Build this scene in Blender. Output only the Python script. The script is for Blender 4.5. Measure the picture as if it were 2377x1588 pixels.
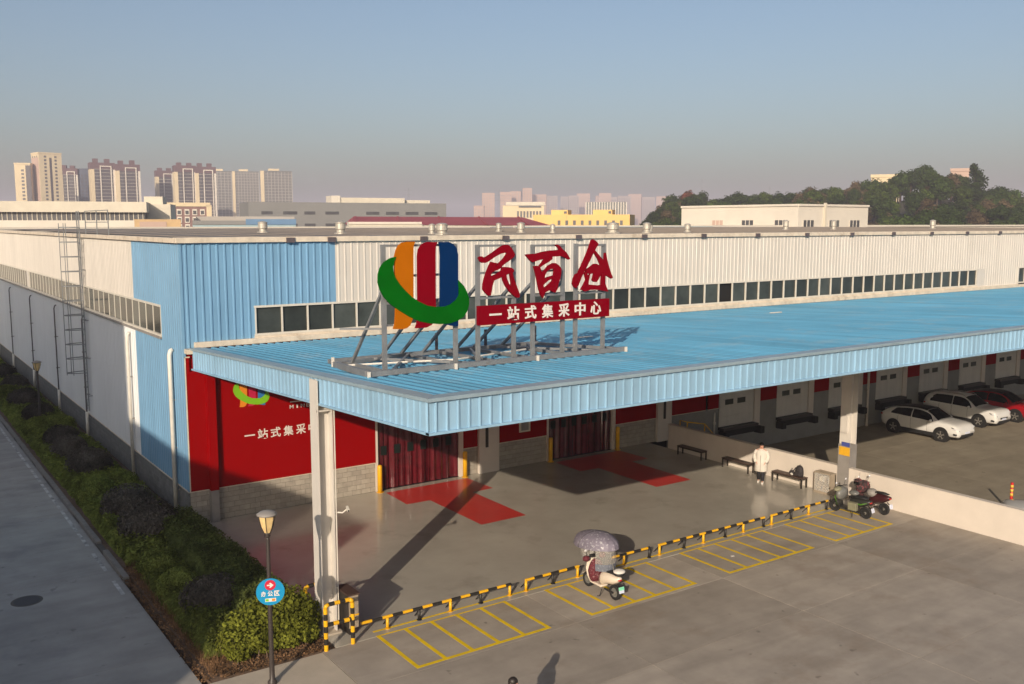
import bpy, bmesh, math, random
from mathutils import Vector, Matrix, Quaternion

for o in list(bpy.data.objects):
    bpy.data.objects.remove(o, do_unlink=True)
SC = bpy.context.scene
COL = SC.collection
rnd = random.Random(7)

# ------------------------------------------------------------------ camera
cam_d = bpy.data.cameras.new('camera')
cam = bpy.data.objects.new('camera', cam_d)
COL.objects.link(cam)
cam_d.sensor_width = 36.0
cam_d.lens = 36.0 * 2196.5 / 2377.0
cam_d.clip_start = 0.1
cam_d.clip_end = 9000.0
YAW, PITCH = math.radians(34.836), math.radians(7.156)
cam.location = (-9.489, -34.127, 10.9)
fwd = Vector((math.sin(YAW) * math.cos(PITCH), math.cos(YAW) * math.cos(PITCH), -math.sin(PITCH)))
cam.rotation_euler = fwd.to_track_quat('-Z', 'Y').to_euler()
SC.camera = cam

# ------------------------------------------------------------------ sun and sky
SUN_DIR = Vector((13.84, 12.20, -6.53)).normalized()      # the way the light travels
sun_d = bpy.data.lights.new('sun', 'SUN')
sun_d.energy = 4.15
sun_d.angle = math.radians(0.42)
sun_d.color = (1.0, 0.85, 0.68)
sun = bpy.data.objects.new('sun', sun_d)
sun.rotation_euler = SUN_DIR.to_track_quat('-Z', 'Y').to_euler()
sun.location = (-60, -60, 60)
COL.objects.link(sun)

world = bpy.data.worlds.new('World')
SC.world = world
world.use_nodes = True
nt = world.node_tree
nt.nodes.clear()
sky = nt.nodes.new('ShaderNodeTexSky')
sky.sky_type = 'NISHITA'
sky.sun_disc = False
sky.sun_elevation = math.asin(-SUN_DIR.z)
sky.sun_rotation = math.atan2(-SUN_DIR.x, -SUN_DIR.y)
sky.altitude = 50
sky.air_density = 1.0
sky.dust_density = 3.3
sky.ozone_density = 1.9
bg = nt.nodes.new('ShaderNodeBackground')
bg.inputs['Strength'].default_value = 0.104
wo = nt.nodes.new('ShaderNodeOutputWorld')
nt.links.new(sky.outputs[0], bg.inputs[0])
nt.links.new(bg.outputs[0], wo.inputs[0])

SC.view_settings.view_transform = 'Standard'
SC.view_settings.look = 'None'
SC.view_settings.exposure = 0.24
SC.view_settings.gamma = 1.0
SC.view_settings.use_curve_mapping = False
SC.render.engine = 'CYCLES'
SC.cycles.use_denoising = True
SC.cycles.max_bounces = 6
SC.cycles.diffuse_bounces = 3
SC.cycles.glossy_bounces = 3
SC.cycles.transmission_bounces = 4
SC.cycles.volume_bounces = 0
SC.cycles.transparent_max_bounces = 12
SC.cycles.caustics_reflective = False
SC.cycles.caustics_refractive = False
SC.cycles.sample_clamp_indirect = 6.0

# ------------------------------------------------------------------ materials
MATS = {}
def pm(name, col, rough=0.6, var=0.12, scale=2.0, metal=0.0, bump=0.0, bscale=40.0, objrand=0.0,
       streak=0.0, sweep=0.0, ysweep=0.0, spots=0.0, spec=0.5, coat=0.0, alpha=None, trans=0.0, dirt=None):
    """procedural principled material: noise-varied colour in world space, optional per-object tone,
    vertical streaks, fine bump"""
    m = bpy.data.materials.new(name)
    m.use_nodes = True
    n, l = m.node_tree.nodes, m.node_tree.links
    p = n['Principled BSDF']
    p.inputs['Roughness'].default_value = rough
    p.inputs['Metallic'].default_value = metal
    p.inputs['Specular IOR Level'].default_value = spec
    if coat: p.inputs['Coat Weight'].default_value = coat
    if trans: p.inputs['Transmission Weight'].default_value = trans
    geo = n.new('ShaderNodeNewGeometry')
    tex = n.new('ShaderNodeTexNoise')
    tex.inputs['Scale'].default_value = scale
    tex.inputs['Detail'].default_value = 5.0
    tex.inputs['Roughness'].default_value = 0.62
    l.new(geo.outputs['Position'], tex.inputs['Vector'])
    hv = n.new('ShaderNodeMapRange')
    hv.inputs['From Min'].default_value = 0.3
    hv.inputs['From Max'].default_value = 0.7
    hv.inputs['To Min'].default_value = 1.0 - var
    hv.inputs['To Max'].default_value = 1.0 + var
    l.new(tex.outputs['Fac'], hv.inputs['Value'])
    val = hv.outputs['Result']
    if streak:
        mp = n.new('ShaderNodeMapping'); mp.inputs['Scale'].default_value = (6, 6, 0.25)
        l.new(geo.outputs['Position'], mp.inputs['Vector'])
        t2 = n.new('ShaderNodeTexNoise'); t2.inputs['Scale'].default_value = 1.0; t2.inputs['Detail'].default_value = 4
        l.new(mp.outputs[0], t2.inputs['Vector'])
        h2 = n.new('ShaderNodeMapRange'); h2.inputs['From Min'].default_value = .35; h2.inputs['From Max'].default_value = .75
        h2.inputs['To Min'].default_value = 1.0; h2.inputs['To Max'].default_value = 1.0 - streak
        l.new(t2.outputs['Fac'], h2.inputs['Value'])
        mu = n.new('ShaderNodeMath'); mu.operation = 'MULTIPLY'
        l.new(val, mu.inputs[0]); l.new(h2.outputs[0], mu.inputs[1]); val = mu.outputs[0]
    if sweep:                                              # broad sweeps left by wheels and brooms
        mp = n.new('ShaderNodeMapping'); mp.inputs['Scale'].default_value = (.22, 1.5, 1); mp.inputs['Rotation'].default_value = (0, 0, .35)
        l.new(geo.outputs['Position'], mp.inputs['Vector'])
        t2 = n.new('ShaderNodeTexNoise'); t2.inputs['Scale'].default_value = 1.0; t2.inputs['Detail'].default_value = 6; t2.inputs['Distortion'].default_value = .6
        l.new(mp.outputs[0], t2.inputs['Vector'])
        h2 = n.new('ShaderNodeMapRange'); h2.inputs['From Min'].default_value = .4; h2.inputs['From Max'].default_value = .7
        h2.inputs['To Min'].default_value = 1.0 + sweep * .4; h2.inputs['To Max'].default_value = 1.0 - sweep
        l.new(t2.outputs['Fac'], h2.inputs['Value'])
        mu = n.new('ShaderNodeMath'); mu.operation = 'MULTIPLY'
        l.new(val, mu.inputs[0]); l.new(h2.outputs[0], mu.inputs[1]); val = mu.outputs[0]
    if ysweep:                                             # rain-washed dust down the slope
        mp = n.new('ShaderNodeMapping'); mp.inputs['Scale'].default_value = (2.6, .10, 1)
        l.new(geo.outputs['Position'], mp.inputs['Vector'])
        t2 = n.new('ShaderNodeTexNoise'); t2.inputs['Scale'].default_value = 1.0; t2.inputs['Detail'].default_value = 5
        l.new(mp.outputs[0], t2.inputs['Vector'])
        h2 = n.new('ShaderNodeMapRange'); h2.inputs['From Min'].default_value = .35; h2.inputs['From Max'].default_value = .7
        h2.inputs['To Min'].default_value = 1.0 + ysweep; h2.inputs['To Max'].default_value = 1.0 - ysweep
        l.new(t2.outputs['Fac'], h2.inputs['Value'])
        mu = n.new('ShaderNodeMath'); mu.operation = 'MULTIPLY'
        l.new(val, mu.inputs[0]); l.new(h2.outputs[0], mu.inputs[1]); val = mu.outputs[0]
    if spots:                                              # small oil spots
        t2 = n.new('ShaderNodeTexNoise'); t2.inputs['Scale'].default_value = 2.6; t2.inputs['Detail'].default_value = 2
        l.new(geo.outputs['Position'], t2.inputs['Vector'])
        h2 = n.new('ShaderNodeMapRange'); h2.inputs['From Min'].default_value = .70; h2.inputs['From Max'].default_value = .76
        h2.inputs['To Min'].default_value = 1.0; h2.inputs['To Max'].default_value = 1.0 - spots
        l.new(t2.outputs['Fac'], h2.inputs['Value'])
        mu = n.new('ShaderNodeMath'); mu.operation = 'MULTIPLY'
        l.new(val, mu.inputs[0]); l.new(h2.outputs[0], mu.inputs[1]); val = mu.outputs[0]
    if objrand:
        oi = n.new('ShaderNodeObjectInfo')
        h3 = n.new('ShaderNodeMapRange'); h3.inputs['To Min'].default_value = 1 - objrand; h3.inputs['To Max'].default_value = 1 + objrand
        l.new(oi.outputs['Random'], h3.inputs['Value'])
        mu = n.new('ShaderNodeMath'); mu.operation = 'MULTIPLY'
        l.new(val, mu.inputs[0]); l.new(h3.outputs[0], mu.inputs[1]); val = mu.outputs[0]
    mx = n.new('ShaderNodeVectorMath'); mx.operation = 'SCALE'
    mx.inputs[0].default_value = col[:3]
    l.new(val, mx.inputs['Scale'])
    out = mx.outputs[0]
    if dirt:                                               # (colour, scale, threshold, strength)
        t4 = n.new('ShaderNodeTexNoise'); t4.inputs['Scale'].default_value = dirt[1]; t4.inputs['Detail'].default_value = 6
        t4.inputs['Roughness'].default_value = .65
        l.new(geo.outputs['Position'], t4.inputs['Vector'])
        h4 = n.new('ShaderNodeMapRange'); h4.inputs['From Min'].default_value = dirt[2]; h4.inputs['From Max'].default_value = dirt[2] + .14
        h4.inputs['To Min'].default_value = 0; h4.inputs['To Max'].default_value = dirt[3]
        l.new(t4.outputs['Fac'], h4.inputs['Value'])
        mix = n.new('ShaderNodeMix'); mix.data_type = 'RGBA'
        l.new(h4.outputs[0], mix.inputs['Factor']); l.new(out, mix.inputs['A']); mix.inputs['B'].default_value = (*dirt[0], 1)
        out = mix.outputs['Result']
    l.new(out, p.inputs['Base Color'])
    if bump:
        t3 = n.new('ShaderNodeTexNoise'); t3.inputs['Scale'].default_value = bscale; t3.inputs['Detail'].default_value = 3
        l.new(geo.outputs['Position'], t3.inputs['Vector'])
        b = n.new('ShaderNodeBump'); b.inputs['Strength'].default_value = bump; b.inputs['Distance'].default_value = 0.02
        l.new(t3.outputs['Fac'], b.inputs['Height']); l.new(b.outputs[0], p.inputs['Normal'])
    if alpha is not None: p.inputs['Alpha'].default_value = alpha
    MATS[name] = m
    return m

def leaf_mat(name, col, var=0.35, trans=0.25):
    m = bpy.data.materials.new(name); m.use_nodes = True
    n, l = m.node_tree.nodes, m.node_tree.links
    n.clear()
    out = n.new('ShaderNodeOutputMaterial')
    geo = n.new('ShaderNodeNewGeometry')
    oi = n.new('ShaderNodeObjectInfo')
    wn = n.new('ShaderNodeTexNoise'); wn.inputs['Scale'].default_value = 1.7; wn.inputs['Detail'].default_value = 5
    l.new(geo.outputs['Position'], wn.inputs['Vector'])
    mr = n.new('ShaderNodeMapRange'); mr.inputs['From Min'].default_value = .3; mr.inputs['From Max'].default_value = .7
    mr.inputs['To Min'].default_value = 1 - var; mr.inputs['To Max'].default_value = 1 + var
    l.new(wn.outputs['Fac'], mr.inputs['Value'])
    mi = n.new('ShaderNodeMapRange'); mi.inputs['To Min'].default_value = 1 - var * .8; mi.inputs['To Max'].default_value = 1 + var * .8
    l.new(geo.outputs['Random Per Island'], mi.inputs['Value'])
    mo = n.new('ShaderNodeMapRange'); mo.inputs['To Min'].default_value = .68; mo.inputs['To Max'].default_value = 1.35
    l.new(oi.outputs['Random'], mo.inputs['Value'])
    a = n.new('ShaderNodeMath'); a.operation = 'MULTIPLY'; l.new(mr.outputs[0], a.inputs[0]); l.new(mi.outputs[0], a.inputs[1])
    b = n.new('ShaderNodeMath'); b.operation = 'MULTIPLY'; l.new(a.outputs[0], b.inputs[0]); l.new(mo.outputs[0], b.inputs[1])
    sc = n.new('ShaderNodeVectorMath'); sc.operation = 'SCALE'; sc.inputs[0].default_value = col; l.new(b.outputs[0], sc.inputs['Scale'])
    d = n.new('ShaderNodeBsdfDiffuse'); t = n.new('ShaderNodeBsdfTranslucent')
    l.new(sc.outputs[0], d.inputs[0]); l.new(sc.outputs[0], t.inputs[0])
    mx = n.new('ShaderNodeMixShader'); mx.inputs[0].default_value = trans
    l.new(d.outputs[0], mx.inputs[1]); l.new(t.outputs[0], mx.inputs[2]); l.new(mx.outputs[0], out.inputs[0])
    MATS[name] = m
    return m

def glass_mat(name, tint=(0.02, 0.03, 0.03), rough=0.06, alpha=0.75):
    return pm(name, tint, rough=rough, var=0.25, scale=0.6, alpha=alpha, spec=0.6)

pm('concrete', (0.345, 0.30, 0.248), .78, var=.14, scale=.9, bump=.15, bscale=25, objrand=.10, sweep=.13, spots=.4, dirt=((0.235, .18, .13), .42, .53, .5))
pm('road_concrete', (0.335, 0.325, 0.30), .85, var=.16, scale=.6, sweep=.12, spots=.3, bump=.12, bscale=25, objrand=.04, dirt=((0.18, .18, .178), .4, .54, .45))
pm('ramp_concrete', (0.29, 0.25, 0.185), .75, var=.14, scale=.7, sweep=.08, spots=.3, bump=.1, bscale=25, objrand=.05, dirt=((0.2, .17, .12), .5, .55, .4))
pm('epoxy', (0.41, 0.38, 0.32), .24, var=.1, scale=.45, coat=.25, dirt=((0.19, .17, .14), .6, .56, .35))
pm('pale_paving', (0.44, 0.38, 0.30), .85, var=.1, scale=1.2, bump=.1)
pm('joint_fill', (0.10, 0.095, 0.085), .95, var=.2)
pm('earth', (0.13, 0.085, 0.055), .95, var=.35, scale=5, bump=.5, bscale=30, dirt=((0.24, .13, .07), 9, .52, .7))
pm('farland', (0.17, 0.16, 0.14), .95, var=.25, scale=.02)
pm('hill_ground', (0.06, 0.055, 0.035), .95, var=.3, scale=.1)
pm('kerb_stone', (0.22, 0.205, 0.185), .9, var=.2, scale=3, bump=.1)
pm('red_floor', (0.53, 0.04, 0.03), .35, var=.1, scale=.8, coat=.1)
pm('line_yellow', (0.74, 0.50, 0.0), .7, var=.15, scale=3, dirt=((0.36, .27, .10), 2.2, .60, .5))
pm('line_white', (0.5, 0.5, 0.48), .8, var=.3, scale=2, dirt=((0.2, .2, .195), 2.5, .48, .9))
pm('iron', (0.06, 0.06, 0.065), .7, metal=.3)
pm('clad_white', (0.63, 0.585, 0.52), .5, var=.05, scale=.5, streak=.13, objrand=.02)
pm('clad_white_shade', (0.785, 0.80, 0.80), .5, var=.04, scale=.4, streak=.06, objrand=.01)  # white sheets in shade: extra lightness and blue put into their colour
pm('clad_blue', (0.185, 0.36, 0.535), .42, var=.07, scale=.6, streak=.12, objrand=.03)
pm('canopy_blue', (0.088, 0.285, 0.44), .55, var=.08, scale=.35, objrand=.07, ysweep=.13, dirt=((0.20, .31, .39), .8, .52, .5))
pm('fascia_blue', (0.28, 0.46, 0.61), .45, var=.08, scale=.8, streak=.16, objrand=.05)
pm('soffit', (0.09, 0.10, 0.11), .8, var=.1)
pm('flashing', (0.30, 0.40, 0.46), .45, var=.12, scale=1.5, metal=.2)
pm('cream_trim', (0.66, 0.57, 0.45), .6, var=.14, scale=2, streak=.1, dirt=((0.36, .27, .19), 1.6, .55, .6))
pm('roof_brown', (0.23, 0.20, 0.175), .8, var=.14, scale=.4)
pm('red_clad', (0.265, 0.0, 0.001), .6, var=.06, scale=.8, streak=.05, spec=.05)
pm('red_board', (0.265, 0.0, 0.0005), .6, var=.04, scale=.6, spec=.05)
pm('white_print', (0.72, 0.66, 0.6), .5, var=.04)
pm('cmu', (0.36, 0.32, 0.265), .92, var=.14, scale=4, bump=.3, bscale=50, objrand=.1)
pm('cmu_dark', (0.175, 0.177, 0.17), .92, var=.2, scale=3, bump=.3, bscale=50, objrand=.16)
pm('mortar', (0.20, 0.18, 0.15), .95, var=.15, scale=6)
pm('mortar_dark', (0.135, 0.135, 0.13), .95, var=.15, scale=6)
pm('white_paint', (0.66, 0.59, 0.51), .6, var=.06, scale=.8)
pm('column_paint', (0.63, 0.59, 0.53), .5, var=.06, scale=1.2, streak=.08)
pm('grey_wrap', (0.26, 0.24, 0.22), .6, var=.12, scale=2)
pm('dock_grey', (0.24, 0.235, 0.215), .7, var=.12, scale=1)
pm('dock_door', (0.62, 0.59, 0.53), .55, var=.06, scale=1, streak=.1)
pm('black_rubber', (0.014, 0.014, 0.014), .8, var=.2)
pm('black_paint', (0.03, 0.024, 0.02), .45, var=.2)
pm('safety_yellow', (0.78, 0.42, 0.01), .4, var=.1, scale=4)
pm('safety_black', (0.02, 0.018, 0.016), .5, var=.2)
pm('pvc_strip', (0.085, 0.005, 0.009), .2, var=.3, scale=3, objrand=.3, spec=.5)
pm('pvc_clear', (0.012, 0.017, 0.015), .3, var=.1, spec=.15)
pm('dark_void', (0.012, 0.012, 0.012), .9, var=.1)
pm('pane', (0.045, 0.052, 0.048), .12, var=.4, scale=.7, spec=.25, objrand=.4)
pm('pane_curtain', (0.33, 0.31, 0.27), .6, var=.2, scale=2)
pm('pane_open', (0.006, 0.006, 0.006), .9, var=.1)
pm('mullion', (0.62, 0.58, 0.5), .5, var=.08)
pm('steel', (0.25, 0.26, 0.265), .5, var=.15, scale=3, metal=.35, dirt=((.2, .13, .08), 5, .6, .5))
pm('dark_steel', (0.11, 0.09, 0.095), .6, var=.2, metal=.2)
pm('galv', (0.50, 0.465, 0.40), .45, var=.12, scale=6, metal=.35)
pm('sign_orange', (0.42, 0.115, 0.001), .6, var=.06, spec=.03)
pm('sign_red', (0.195, 0.0, 0.007), .6, var=.06, spec=.03)
pm('sign_blue', (0.001, 0.022, 0.09), .6, var=.06, spec=.03)
pm('sign_green', (0.001, 0.098, 0.004), .6, spec=.03, var=.12, scale=1.5)
pm('print_lime', (0.20, 0.50, 0.012), .5, var=.04)
pm('print_orange', (0.75, 0.24, 0.015), .5, var=.04)
pm('print_magenta', (0.5, 0.01, 0.06), .5, var=.04)
pm('print_blue', (0.03, 0.17, 0.42), .5, var=.04)
pm('plate_blue', (0.005, 0.26, 0.50), .4, var=.04)
pm('plate_red', (0.55, 0.02, 0.05), .4, var=.04)
pm('lamp_glass', (0.72, 0.52, 0.24), .3, var=.08, scale=8)
pm('pole_brown', (0.045, 0.036, 0.032), .45, var=.15)
pm('pipe_white', (0.70, 0.66, 0.58), .5, var=.1, scale=2)
pm('paper', (0.70, 0.62, 0.50), .8, var=.15, scale=14)
pm('car_white', (0.70, 0.69, 0.66), .22, var=.03, coat=.6)
pm('car_red', (0.30, 0.006, 0.012), .22, var=.03, coat=.6)
pm('car_glass', (0.006, 0.007, 0.007), .1, var=.1, spec=.3)
pm('roof_black', (0.012, 0.012, 0.013), .45, var=.1, spec=.2)
pm('trim_black', (0.018, 0.018, 0.018), .5, var=.15)
pm('alloy', (0.36, 0.34, 0.30), .35, var=.1, metal=.6)
pm('tail_red', (0.5, 0.01, 0.01), .25, var=.05)
pm('lamp_clear', (0.7, 0.7, 0.72), .1, var=.05)
pm('plate_white', (0.62, 0.66, 0.78), .5, var=.15, scale=40)
pm('plate_green', (0.22, 0.68, 0.42), .5, var=.1, scale=30)
pm('skin', (0.52, 0.27, 0.185), .55, var=.06, scale=10)
pm('hair', (0.018, 0.012, 0.009), .5, var=.3, scale=30)
pm('coat_white', (0.66, 0.61, 0.535), .85, var=.08, scale=5, bump=.25, bscale=9)
pm('trouser_dark', (0.022, 0.022, 0.026), .85, var=.2)
pm('shoe_white', (0.68, 0.64, 0.58), .6, var=.08)
pm('scooter_white', (0.72, 0.62, 0.5), .3, var=.05, coat=.3)
pm('scooter_black', (0.025, 0.025, 0.022), .4, var=.2)
pm('scooter_green', (0.06, 0.18, 0.01), .4, var=.1)
pm('scooter_grey', (0.15, 0.15, 0.14), .4, var=.1)
pm('scooter_olive', (0.22, 0.21, 0.14), .5, var=.1)
pm('scooter_red', (0.05, 0.012, 0.014), .35, var=.1)
pm('burgundy', (0.10, 0.01, 0.018), .8, var=.5, scale=18, dirt=((.5, .33, .33), 20, .555, .8))
pm('muff', (0.035, 0.022, 0.022), .9, var=.5, scale=20, dirt=((.45, .1, .11), 9, .53, .9))
pm('apron_blue', (0.14, 0.155, 0.19), .7, var=.15, scale=8, dirt=((.5, .5, .52), 18, .565, .8))
pm('canopy_dots', (0.19, 0.17, 0.215), .6, var=.15, scale=3, dirt=((.66, .66, .67), 13, .555, 1.0))
pm('clear_film', (0.75, 0.72, 0.66), .12, var=.05, alpha=.28)
pm('bench_brown', (0.075, 0.045, 0.035), .5, var=.2, scale=6)
pm('bag_black', (0.03, 0.025, 0.026), .8, var=.25, scale=10)
pm('cabinet', (0.33, 0.27, 0.2), .5, var=.15, scale=4)
pm('stock', (0.35, 0.26, 0.17), .8, var=.6, scale=9, dirt=((.12, .2, .24), 5, .55, .8))
pm('sign_navy', (0.06, 0.08, 0.30), .5, var=.08)
pm('sign_amber', (0.75, 0.40, 0.02), .5, var=.1, scale=6)
pm('post_red', (0.55, 0.03, 0.03), .4, var=.05)
pm('post_yellow', (0.75, 0.48, 0.06), .4, var=.05)
leaf_mat('leaf_green', (0.15, 0.175, 0.04), .45)
leaf_mat('leaf_dark', (0.115, 0.14, 0.042), .45)
leaf_mat('leaf_purple', (0.092, 0.082, 0.068), .45, .2)
leaf_mat('leaf_yellow', (0.20, 0.215, 0.032), .45)
leaf_mat('leaf_tree', (0.052, 0.076, 0.016), .45, .15)
leaf_mat('leaf_tree_dark', (0.034, 0.054, 0.014), .45, .15)
leaf_mat('leaf_tree_brown', (0.095, 0.070, 0.038), .4, .15)
leaf_mat('leaf_tree_red', (0.16, 0.055, 0.035), .35, .15)
leaf_mat('dry_leaf', (0.20, 0.115, 0.06), .5, .1)
pm('bark', (0.07, 0.05, 0.035), .9, var=.3, scale=6)
pm('twig', (0.17, 0.12, 0.085), .9, var=.3, scale=6)

# ------------------------------------------------------------------ mesh helpers
WLOC = {}                                                  # world position of every object without rotation
class MB:
    def __init__(s): s.v, s.f = [], []
    def add(s, vs, fs):
        b = len(s.v); s.v += [tuple(p) for p in vs]; s.f += [tuple(i + b for i in f) for f in fs]; return s
    def quad(s, a, b, c, d): return s.add([a, b, c, d], [(0, 1, 2, 3)])
    def box(s, x0, x1, y0, y1, z0, z1):
        if x0 > x1: x0, x1 = x1, x0
        if y0 > y1: y0, y1 = y1, y0
        if z0 > z1: z0, z1 = z1, z0
        return s.add([(x0,y0,z0),(x1,y0,z0),(x1,y1,z0),(x0,y1,z0),(x0,y0,z1),(x1,y0,z1),(x1,y1,z1),(x0,y1,z1)],
                     [(3,2,1,0),(4,5,6,7),(0,1,5,4),(1,2,6,5),(2,3,7,6),(3,0,4,7)])
    def bar(s, p, q, w, h=None, up=(0, 0, 1)):
        h = h or w; p, q = Vector(p), Vector(q); d = (q - p).normalized(); u = Vector(up)
        if abs(d.dot(u)) > .98: u = Vector((0, 1, 0))
        a = d.cross(u).normalized() * w / 2; b = a.cross(d).normalized() * h / 2
        vs = [p-a-b, p+a-b, p+a+b, p-a+b, q-a-b, q+a-b, q+a+b, q-a+b]
        return s.add(vs, [(0,1,2,3),(7,6,5,4),(4,5,1,0),(5,6,2,1),(6,7,3,2),(7,4,0,3)])
    def tube(s, p, q, r, n=8, r2=None):
        r2 = r if r2 is None else r2; p, q = Vector(p), Vector(q); d = (q - p).normalized()
        u = Vector((0, 0, 1)) if abs(d.z) < .9 else Vector((1, 0, 0))
        a = d.cross(u).normalized(); b = d.cross(a)
        vs = []
        for c, rr in ((p, r), (q, r2)):
            for i in range(n):
                t = 2 * math.pi * i / n; vs.append(c + a * math.cos(t) * rr + b * math.sin(t) * rr)
        fs = [(i, (i+1) % n, n + (i+1) % n, n + i) for i in range(n)] + [tuple(range(n-1, -1, -1)), tuple(range(n, 2*n))]
        return s.add(vs, fs)
    def path(s, pts, r, n=8):
        """one continuous bent tube"""
        pts = [Vector(p) for p in pts]; m = len(pts); vs = []; fs = []
        d0 = (pts[1] - pts[0]).normalized(); a = d0.cross(Vector((0, 0, 1)) if abs(d0.z) < .9 else Vector((1, 0, 0))).normalized()
        for k, p in enumerate(pts):
            d = (pts[min(k+1, m-1)] - pts[max(k-1, 0)]).normalized()
            a = (a - d * a.dot(d)).normalized(); b = d.cross(a)
            rr = r[k] if isinstance(r, (list, tuple)) else r
            for i in range(n):
                t = 2 * math.pi * i / n; vs.append(p + a * math.cos(t) * rr + b * math.sin(t) * rr)
        for k in range(m - 1):
            for i in range(n): fs.append((k*n+i, k*n+(i+1) % n, (k+1)*n+(i+1) % n, (k+1)*n+i))
        fs += [tuple(range(n-1, -1, -1)), tuple(range((m-1)*n, m*n))]
        return s.add(vs, fs)
    def lathe(s, prof, c=(0, 0, 0), n=16, sx=1, sy=1):
        vs, fs = [], []
        for r, z in prof:
            for i in range(n):
                t = 2 * math.pi * i / n; vs.append((c[0] + r*sx*math.cos(t), c[1] + r*sy*math.sin(t), c[2] + z))
        for k in range(len(prof) - 1):
            for i in range(n): fs.append((k*n+i, k*n+(i+1) % n, (k+1)*n+(i+1) % n, (k+1)*n+i))
        fs += [tuple(range(n-1, -1, -1)), tuple(range((len(prof)-1)*n, len(prof)*n))]
        return s.add(vs, fs)
    def disc_wheel(s, c, r0, r1, w, n=18, axis='y'):
        """ring (tyre) around the local y axis"""
        prof = [(r0, -w*.4), (r1*.93, -w/2), (r1, -w*.32), (r1, w*.32), (r1*.93, w/2), (r0, w*.4)]
        vs, fs = [], []
        for r, y in prof:
            for i in range(n):
                t = 2 * math.pi * i / n; vs.append((c[0] + r*math.cos(t), c[1] + y, c[2] + r*math.sin(t)))
        m = len(prof)
        for k in range(m):
            for i in range(n): fs.append((k*n+i, k*n+(i+1) % n, ((k+1) % m)*n+(i+1) % n, ((k+1) % m)*n+i))
        return s.add(vs, fs)
    def prism(s, poly, y0, y1):
        """polygon in (x, z) extruded along y; front face at y0"""
        ar = sum(poly[i][0]*poly[(i+1) % len(poly)][1] - poly[(i+1) % len(poly)][0]*poly[i][1] for i in range(len(poly)))
        if ar < 0: poly = poly[::-1]
        n = len(poly)
        vs = [(x, y0, z) for x, z in poly] + [(x, y1, z) for x, z in poly]
        fs = [tuple(range(n)), tuple(range(2*n-1, n-1, -1))] + [(i+n, (i+1) % n + n, (i+1) % n, i) for i in range(n)]
        return s.add(vs, fs)
    def ellipsoid(s, c, r, n=12, m=8, noise=0, rg=None):
        vs, fs = [], []
        for j in range(m + 1):
            ph = math.pi * j / m
            for i in range(n):
                t = 2 * math.pi * i / n; k = 1 + (rg.uniform(-noise, noise) if noise and 0 < j < m else 0)
                vs.append((c[0] + r[0]*k*math.sin(ph)*math.cos(t), c[1] + r[1]*k*math.sin(ph)*math.sin(t), c[2] - r[2]*k*math.cos(ph)))
        for j in range(m):
            for i in range(n): fs.append((j*n+i, j*n+(i+1) % n, (j+1)*n+(i+1) % n, (j+1)*n+i))
        return s.add(vs, fs)
    def loft(s, rings, cap=True):
        n = len(rings[0]); vs = [p for r in rings for p in r]; fs = []
        for k in range(len(rings) - 1):
            for i in range(n): fs.append((k*n+i, k*n+(i+1) % n, (k+1)*n+(i+1) % n, (k+1)*n+i))
        if cap: fs += [tuple(range(n-1, -1, -1)), tuple(range((len(rings)-1)*n, len(rings)*n))]
        return s.add(vs, fs)
    def mesh(s, name, off=(0, 0, 0), smooth=False):
        me = bpy.data.meshes.new(name)
        me.from_pydata([(x-off[0], y-off[1], z-off[2]) for x, y, z in s.v], [], s.f)
        if smooth: me.polygons.foreach_set('use_smooth', [True] * len(me.polygons))
        me.update(); return me
    def build(s, name, mat, parent=None, at=None, smooth=False, bevel=0, local=False, auto=None):
        """link as one mesh object. World coordinates unless local; origin at `at` or the parent's place"""
        base = Vector((0, 0, 0))
        if not local:
            base = Vector(at) if at is not None else (WLOC[parent.name] if parent is not None else Vector((0, 0, 0)))
        me = s.mesh(name, base, smooth)
        o = link(name, me, mat, parent)
        if not local:
            o.location = base - (WLOC[parent.name] if parent is not None else Vector((0, 0, 0)))
            WLOC[o.name] = base
        else:
            if at is not None: o.location = at
            WLOC[o.name] = (WLOC[parent.name] if parent is not None else Vector((0,0,0))) + Vector(o.location)
        if bevel:
            b = o.modifiers.new('bevel', 'BEVEL'); b.width = bevel; b.segments = 2; b.limit_method = 'ANGLE'
        return o
def link(name, me, mat, parent=None):
    o = bpy.data.objects.new(name, me); COL.objects.link(o)
    if mat is not None and len(me.materials) == 0: me.materials.append(MATS[mat])
    if parent is not None: o.parent = parent
    return o
def tag(o, label=None, cat=None, group=None, kind=None):
    if label: o['label'] = label
    if cat: o['category'] = cat
    if group: o['group'] = group
    if kind: o['kind'] = kind
    return o
def thing(name, label, cat, loc=(0, 0, 0), rz=0, group=None):
    o = bpy.data.objects.new(name, None); COL.objects.link(o); o.empty_display_size = .2
    o.location = loc; o.rotation_euler = (0, 0, rz); WLOC[o.name] = Vector(loc)
    return tag(o, label, cat, group)
def struct(o): o['kind'] = 'structure'; return o
def stuff(o): o['kind'] = 'stuff'; return o
def piece(name, me, parent, wpos, rot=None):
    """a copy that shares mesh data, at a world position under an unrotated parent"""
    o = bpy.data.objects.new(name, me); COL.objects.link(o)
    if parent is not None: o.parent = parent; o.location = Vector(wpos) - WLOC[parent.name]
    else: o.location = wpos
    if rot: o.rotation_euler = rot
    WLOC[o.name] = Vector(wpos); return o
def copy_tree(o, parent=None):
    c = o.copy(); COL.objects.link(c); c.parent = parent
    for ch in list(o.children): copy_tree(ch, c)
    return c
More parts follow.
